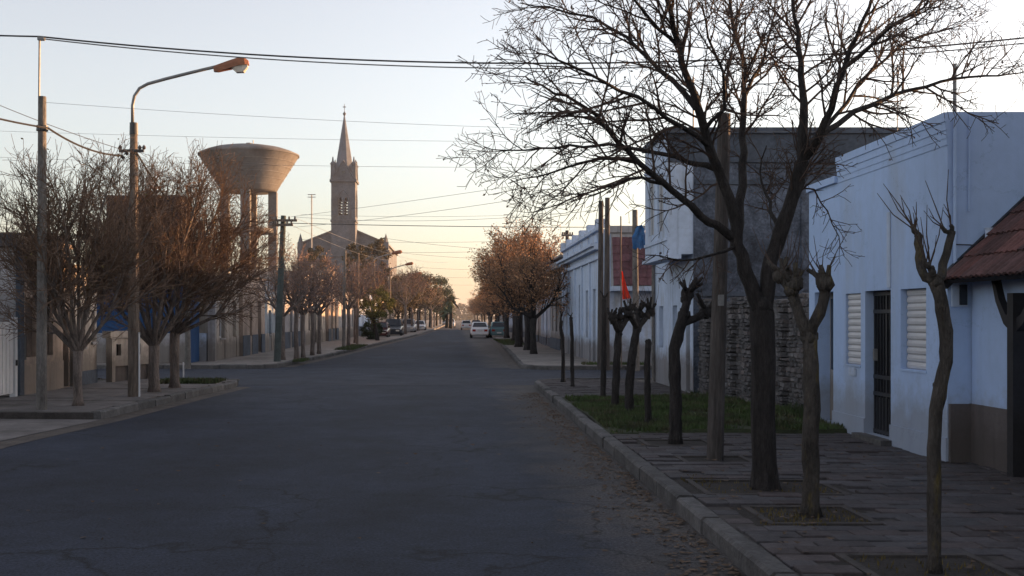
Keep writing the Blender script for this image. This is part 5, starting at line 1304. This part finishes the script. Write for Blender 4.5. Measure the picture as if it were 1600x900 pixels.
def bare_far(seed, h=4.6):
    T = Tree(seed); rg = T.r
    T.wood.tube([(0, 0, -.05), (0, 0, .2), (.02, -.03, 1.0), (0, 0, 1.9)], [.13, .10, .085, .09], 8, True, .06, rg)
    o = dict(n=[5, 4, 3, 2], wob=[.15, .2, .25, .2], up=[.12, .12, .10, .05], dens=[2.8, 4.8, 5.2, 0], t0=[.2, .12, .1, 0], ang=[(20, 50), (22, 58), (25, 60), (0, 0)],
             len=[1.3, .8, .45, .28], r=[.026, .013, .009, .007], rmin=.007, max=3)
    for i in range(7):
        a = i*2.4+rg.random(); sp = rg.uniform(.4, 1.4); e = Vector((math.cos(a)*sp, math.sin(a)*sp, rg.uniform(h*.72, h*.95)-sp*.4)); b = Vector((0, 0, 1.85)); T.limb([b, b.lerp(e, .45)+Vector((math.cos(a)*.2, math.sin(a)*.2, 0)), e], .055, .018, o, 0, .2, .04)
    T.leaves(500, .07, .1); return T
BARE = [bare_far(61+i) for i in range(3)]
def leafy(seed, trunk_h, crown, n, leaf, lean=0):
    T = Tree(seed); rg = T.r; rx, rz, cz_ = crown
    T.wood.tube([(0, 0, -.05), (lean*.3, 0, trunk_h*.5), (lean, 0, trunk_h), (lean*.9, 0, cz_)], [.2, .15, .12, .05], 8, True, .06, rg)
    for i in range(14):
        a = rg.uniform(0, 6.28); z = rg.uniform(-.7, .8); rr = rx*math.sqrt(1-z*z*.8)*.8; e = Vector((lean+math.cos(a)*rr, math.sin(a)*rr, cz_+z*rz))
        T.wood.tube([(lean, 0, trunk_h), Vector((lean, 0, trunk_h)).lerp(e, .5)+rvec(rg)*.2, e], [.06, .04, .02], 5, False); T.tips.append((e, Vector((0, 0, 1))))
    cl = []
    for i in range(70):
        v = rvec(rg)*rg.uniform(.45, 1)**.5; cl.append((Vector((lean+v.x*rx, v.y*rx, cz_+v.z*rz)), rg.uniform(.25, .55)*min(rx, rz)*.6))
    for _ in range(n):
        c, s_ = rg.choice(cl); q = c+rvec(rg)*s_*rg.random()**.5; a = rvec(rg); b = a.cross(rvec(rg)).normalized(); z = leaf*rg.uniform(.6, 1.3)
        T.leaf.quad(q, q+a*z*.5+b*z*.3, q+a*z, q+a*z*.5-b*z*.3)
    return T
def place(T, name, label, X, Y, s, rz, barkm, twigm, leafm, group, cat='tree', z=.14, cache={}):
    k = (id(T), barkm.name, leafm.name if leafm else '')
    if k not in cache:
        cache[k] = T.make(name, label, (0, 0, 0), barkm, twigm, leafm, group, cat); r = cache[k]
        r.location = (X, Y, z); r.rotation_euler = (0, 0, rz); r.scale = (s, s, s); return r
    c = copy_tree(cache[k], (X, Y, z), rz, (s, s, s), label, group); c.name = name; return c
ordn = ['nearest', 'second', 'third', 'fourth', 'fifth', 'sixth', 'seventh', 'eighth', 'ninth', 'tenth', 'eleventh', 'twelfth', 'thirteenth', 'fourteenth', 'fifteenth', 'sixteenth', 'seventeenth', 'eighteenth']
rg = random.Random(77)
def kx(line, Y):
    for (x0, y0), (x1, y1) in zip(line, line[1:]):
        if y0 <= Y <= y1: return lerp(x0, x1, (Y-y0)/max(y1-y0, 1e-6))
    return line[-1][0]
RFk, LFk = RF[5:], LF[4:]
for i, (X, Y, s) in enumerate([(3.72, 50, 1.0), (3.85, 56, 1.28), (3.75, 62, 1.45), (None, 69, 1.5), (None, 78, 1.45), (None, 89, 1.4), (None, 104, 1.25), (None, 118, 1.2), (None, 136, 1.3), (None, 157, 1.3), (None, 182, 1.3), (None, 212, 1.4), (None, 250, 1.4), (None, 300, 1.5), (None, 370, 1.6)]):
    X = X if X else kx(RFk, Y)+1.15+rg.uniform(-.15, .2)
    place(RUST[i % 3], 'rust_tree', f'{ordn[i]} rusty leaved tree of the row beyond the right crossing', X, Y, s*rg.uniform(.95, 1.05), rg.uniform(0, 6.28), M['bark_dark'], M['twig_red'], M['leaf_rust'], 'rusty leaved trees of the right row')
for i, (X, Y, s) in enumerate([(-6.75, 42.9, .92), (-6.4, 44.2, 1.0), (-6.3, 45.4, .95), (-6.25, 48, 1.0), (-6.2, 50, .95), (-6.1, 63, 1.15), (-6.5, 72, 1.25), (-6.6, 88, 1.4), (None, 112, 1.6), (None, 126, 1.6), (None, 142, 1.6), (None, 160, 1.6), (None, 182, 1.6), (None, 208, 1.6), (None, 240, 1.6), (None, 290, 1.6), (None, 350, 1.7)]):
    X = X if X else kx(LFk, Y)-1.4+rg.uniform(-.3, .2)
    place(BARE[i % 3], 'bare_street_tree', f'{ordn[i]} bare twiggy tree of the row beyond the left crossing', X, Y, s, rg.uniform(0, 6.28), M['bark_grey'], M['twig_pale'], M['leaf_rust'], 'bare trees of the far left row')
place(leafy(71, 1.9, (2.1, 1.5, 3.3), 9000, .14, -.4), 'olive_tree', 'yellow green bushy tree leaning beside the parked cars', PX(590, 80), 80, .82, 0, M['bark_dark'], M['twig'], M['leaf_olive'], None)
place(leafy(72, .2, (.85, .8, .75), 4000, .10), 'round_shrub', 'round dark green clipped shrub in front of the parked dark cars', PX(580, 84), 84, 1, 0, M['bark_dark'], M['twig'], M['leaf_dark'], None, 'shrub')
TALL = leafy(73, 3, (1.7, 4.6, 6.6), 11000, .24)
DENSE = leafy(74, 2.2, (2.7, 2.5, 4.4), 6500, .20)
place(TALL, 'tall_tree', 'tall narrow brownish tree standing in front of the church nave', PX(556, 105), 105, .80, 0, M['bark_dark'], M['twig'], M['leaf_mid'], 'taller trees of the left side')
place(TALL, 'tall_tree', 'brownish tree screening the right end of the church nave', PX(588, 125), 125, .98, 2, M['bark_dark'], M['twig'], M['leaf_mid'], 'taller trees of the left side')
place(TALL, 'tall_tree', 'brownish tree screening the left end of the church nave', PX(492, 118), 118, .86, 3, M['bark_dark'], M['twig'], M['leaf_mid'], 'taller trees of the left side')
place(TALL, 'tall_tree', 'dark conical tree left of the pale slim pole below the church', PX(526, 90), 90, .62, 1, M['bark_dark'], M['twig'], M['leaf_dark'], 'taller trees of the left side')
for i, (px, Y, s, mm, lab) in enumerate(((622, 118, .9, 'leaf_mid', 'leafy tree behind the nearest far lamp arm'), (640, 140, 1.1, 'leaf_mid', 'leafy tree behind the farther lamp arms'), (656, 165, 1.25, 'leaf_mid', 'rounded leafy tree behind the last lamp arm'),
        (672, 190, 1.35, 'leaf_dark', 'dark evergreen tree near the far end of the left row'), (682, 235, 1.25, 'leaf_dark', 'dark evergreen tree just left of the palm'), (688, 320, 1.5, 'leaf_mid', 'hazy tree at the street end on the left'),
        (470, 150, 1.0, 'leaf_mid', 'leafy tree between water tower and church'), (612, 170, 1.0, 'leaf_mid', 'leafy tree at the right foot of the church'))):
    place(DENSE, 'leafy_tree', lab, PX(px, Y), Y, s, i*1.3, M['bark_dark'], M['twig'], M[mm], 'leafy trees far down the left side')
def palm(label, px, tpy, Y, seed):
    rg = random.Random(seed); X = PX(px, Y); H = P(px, tpy, Y).z-1.0; root = thing('palm_tree', label, 'palm', (X, Y, .1), 'palms at the street end')
    part('trunk', MB().tube([(X, Y, 0), (X+.1, Y, H*.5), (X, Y, H)], [.35, .28, .25], 8), M['bark_dark'], root)
    for k in range(26):
        a = rg.uniform(0, 6.28); el = rg.uniform(-.9, 1.3); L = rg.uniform(1.5, 2.3); mb = MB(); pts = []
        for i in range(6):
            f = i/5; d = L*f; z = math.sin(el)*d-.55*f*f*L; pts.append(Vector((X+math.cos(a)*math.cos(el)*d, Y+math.sin(a)*math.cos(el)*d, H+z)))
        w = Vector((-math.sin(a), math.cos(a), 0))
        for i in range(5):
            w0, w1 = .34*math.sin(math.pi*(.12+.85*i/5)), .34*math.sin(math.pi*(.12+.85*(i+1)/5))
            for sg in (-1, 1): mb.quad(pts[i], pts[i+1], pts[i+1]+w*sg*w1-Vector((0, 0, w1*.5)), pts[i]+w*sg*w0-Vector((0, 0, w0*.5)))
        part('frond', mb, M['leaf_dark'], root)
palm('nearer round headed palm at the end of the left row', 704, 460, 190, 1)
palm('lower palm half hidden at the end of the left row', 698, 478, 200, 2)
# distant wood closing the street
def far_wood():
    rg = random.Random(9); mb = MB()
    for _ in range(16000):
        x = rg.uniform(-260, 260); h = 9+5*math.sin(x*.05)+3*math.sin(x*.21+1)
        y = 820+rg.uniform(0, 30); z = rg.uniform(0, h); q = Vector((x, y, z)); a = rvec(rg)*rg.uniform(.8, 1.8); b = a.cross(rvec(rg)).normalized()*rg.uniform(.5, 1.2)
        mb.quad(q-a, q-b, q+a, q+b)
    struct('far_wood', mb, M['leaf_mid'], 'stuff')['label'] = 'far hazy trees closing the end of the street'
far_wood()

# ------------------------------------------------------------------ cars
def car(label, X, Y, rz, paint, kind='sedan', group='cars on the street'):
    root = thing('car', label, 'car', (0, 0, 0), group)
    L, W, H, belt = dict(sedan=(4.2, 1.68, 1.44, .92), suv=(4.4, 1.78, 1.72, 1.05), pickup=(4.9, 1.78, 1.72, 1.05), hatch=(3.8, 1.64, 1.46, .93))[kind]
    w = W/2; h = L/2
    def loft(st):
        mb = MB(); k = len(st[0][1])
        for y, sec in st:
            mb.v += [(x, y, z) for x, z in sec]+[(-x, y, z) for x, z in reversed(sec)]
        n = 2*k
        for i in range(len(st)-1):
            for j in range(n): a = i*n+j; b = i*n+(j+1) % n; mb.f.append((a, b, b+n, a+n))
        mb.f += [tuple(range(n))[::-1], tuple(range((len(st)-1)*n, len(st)*n))]; return mb
    def sec(ws, zb, zs): return [(w*ws*.86, zb), (w*ws*.97, zb+.12), (w*ws, zb+.3), (w*ws*.98, zs-.12), (w*ws*.90, zs)]
    bt = belt
    body = loft([(-h, sec(.88, .36, bt-.10)), (-h+.08, sec(.95, .26, bt)), (-h+.5, sec(1, .24, bt+.02)), (-.2, sec(1, .22, bt)), (h-1.15, sec(1, .22, bt-.04)), (h-.35, sec(.96, .24, bt-.16)), (h-.06, sec(.88, .28, bt-.26)), (h, sec(.8, .36, bt-.34))])
    part('body', body, M[paint], root, smooth=False)
    y0, y1, y2, y3 = dict(sedan=(-1.75, -1.05, .35, 1.15), suv=(-2.12, -1.9, .35, 1.05), pickup=(-.75, -.55, .55, 1.2), hatch=(-1.85, -1.45, .3, 1.05))[kind]
    cb = loft([(y0, [(w*.90, bt-.03), (w*.88, bt), (w*.88, bt+.01)]), (y1, [(w*.93, bt-.03), (w*.80, H-.12), (w*.66, H)]), (y2, [(w*.93, bt-.03), (w*.80, H-.10), (w*.66, H)]), (y3, [(w*.90, bt-.08), (w*.86, bt-.05), (w*.86, bt-.04)])])
    cabin = part('cabin', cb, M[paint], root)
    # glazing, a little proud of the cabin
    def gl(a, b, c, d): part('window_glass', MB().quad(a, b, c, d), M['darkglass'], cabin)
    def on(y_, f, xk, out):       # point on the rear or front glass
        pass
    e = .012
    def lp(p, q, t): return tuple(lerp(a, b, t) for a, b in zip(p, q))
    rb, rt = (y0, bt+.01), (y1, H-.03)
    for (yb, zb_), (yt, zt_), sg in (((y0, bt+.01), (y1, H-.02), -1), ((y3, bt-.04), (y2, H-.02), 1)):
        pb, pt = lerp(yb, yt, .12), lerp(yb, yt, .88); zb2, zt2 = lerp(zb_, zt_, .12), lerp(zb_, zt_, .88)
        gl((-w*.78, pb+sg*e*2, zb2+e*2), (w*.78, pb+sg*e*2, zb2+e*2), (w*.60, pt+sg*e*2, zt2+e*2), (-w*.60, pt+sg*e*2, zt2+e*2))
    for sg in (-1, 1):
        for a, b in (((y0+y1)/2+.15, (y1+y2)/2-.04), ((y1+y2)/2+.04, y2+.3)):
            gl((sg*(w*.925+e), a, bt+.03), (sg*(w*.925+e), b, bt+.03), (sg*(w*.815+e), min(b, y2-.02), H-.17), (sg*(w*.815+e), max(a, y1+.05), H-.17))
        for yy in (-h+.78, h-.82):
            r_ = .31 if kind in ('sedan', 'hatch') else .36
            ty = MB(); prof = [(r_*.62, -.09), (r_*.95, -.1), (r_, -.07), (r_, .07), (r_*.95, .1), (r_*.62, .09)]; n = 18
            for rr, xx in prof:
                for j in range(n): a = 6.2832*j/n; ty.v.append((sg*(w-.10)+xx, yy+rr*math.cos(a), r_+rr*math.sin(a)))
            for i in range(5):
                for j in range(n): a = i*n+j; b = i*n+(j+1) % n; ty.f.append((a, b, b+n, a+n))
            wh = part('wheel', ty, M['rubber'], root)
            rm = MB(); rm.poly([(sg*(w-.10)+sg*.085, yy+r_*.63*math.cos(6.2832*j/n), r_+r_*.63*math.sin(6.2832*j/n)) for j in range(n)]); part('rim', rm, M['metal'], wh)
        part('tail_light', MB().box(sg*w*.62-.14, sg*w*.62+.14, -h-.012, -h+.08, bt-.32, bt-.14), M['red_light'], root)
        part('headlight', MB().box(sg*w*.55-.16, sg*w*.55+.16, h-.1, h+.012, bt-.50, bt-.37), M['lamp_glass'], root)
        part('mirror', MB().box(sg*(w+.02)-.07, sg*(w+.02)+.07, y2+.28, y2+.38, bt+.03, bt+.16), M[paint], root)
    part('rear_bumper', MB().box(-w*.86, w*.86, -h-.07, -h+.1, .34, .56), M[paint], root)
    part('front_bumper', MB().box(-w*.78, w*.78, h-.12, h+.05, .32, .5), M[paint], root)
    part('licence_plate', MB().box(-.2, .2, -h-.085, -h-.071, .43, .54) if kind != 'sedan' else MB().box(-.2, .2, -h-.03, -h-.001, .62, .74), M['plate'], root)
    root.location = (X, Y, .01); root.rotation_euler = (0, 0, rz); ROOT[root] = Vector((X, Y, .01)); return root
car('white sedan driving away, nearer of the two on the road', PX(749, 98), 98, 0, 'car_white', 'sedan')
car('white hatchback driving away, farther of the two on the road', PX(728.5, 165), 165, 0, 'car_white', 'hatch')
car('dark maroon car parked at left behind the round shrub', PX(594, 95), 95, math.pi, 'car_maroon', 'hatch')
car('dark sport utility car parked on the left kerb', PX(615, 104), 104, math.pi, 'car_dark', 'suv')
car('silver pickup parked on the left behind the dark cars', PX(638, 128), 128, math.pi, 'car_silver', 'pickup')
car('white car parked far down the left kerb', PX(656, 150), 150, math.pi, 'car_white', 'hatch')
car('white pickup coming up the far left lane', PX(704, 205), 205, math.pi, 'car_white', 'pickup')
car('pale sedan at the far end of the left kerb', PX(697, 250), 250, math.pi, 'car_silver', 'sedan')
car('teal car parked under the right tree row', PX(780, 96), 98, 0, 'car_teal', 'hatch')
car('dark car parked farther under the right tree row', PX(744, 180), 180, 0, 'car_dark', 'sedan')

# ------------------------------------------------------------------ air
hz = MB().box(-3050, 3050, -320, 4050, -1.1, 46); ho = struct('haze', hz, None, 'stuff'); ho['label'] = 'thin evening haze over the whole street'
hm = bpy.data.materials.new('haze'); hm.use_nodes = True; hn = hm.node_tree.nodes; hn.remove(hn['Principled BSDF'])
pvn = hn.new('ShaderNodeVolumePrincipled'); pvn.inputs['Color'].default_value = (.85, .86, .9, 1); pvn.inputs['Density'].default_value = .00025; pvn.inputs['Anisotropy'].default_value = .3
hm.node_tree.links.new(pvn.outputs[0], hn['Material Output'].inputs['Volume']); ho.data.materials.append(hm)
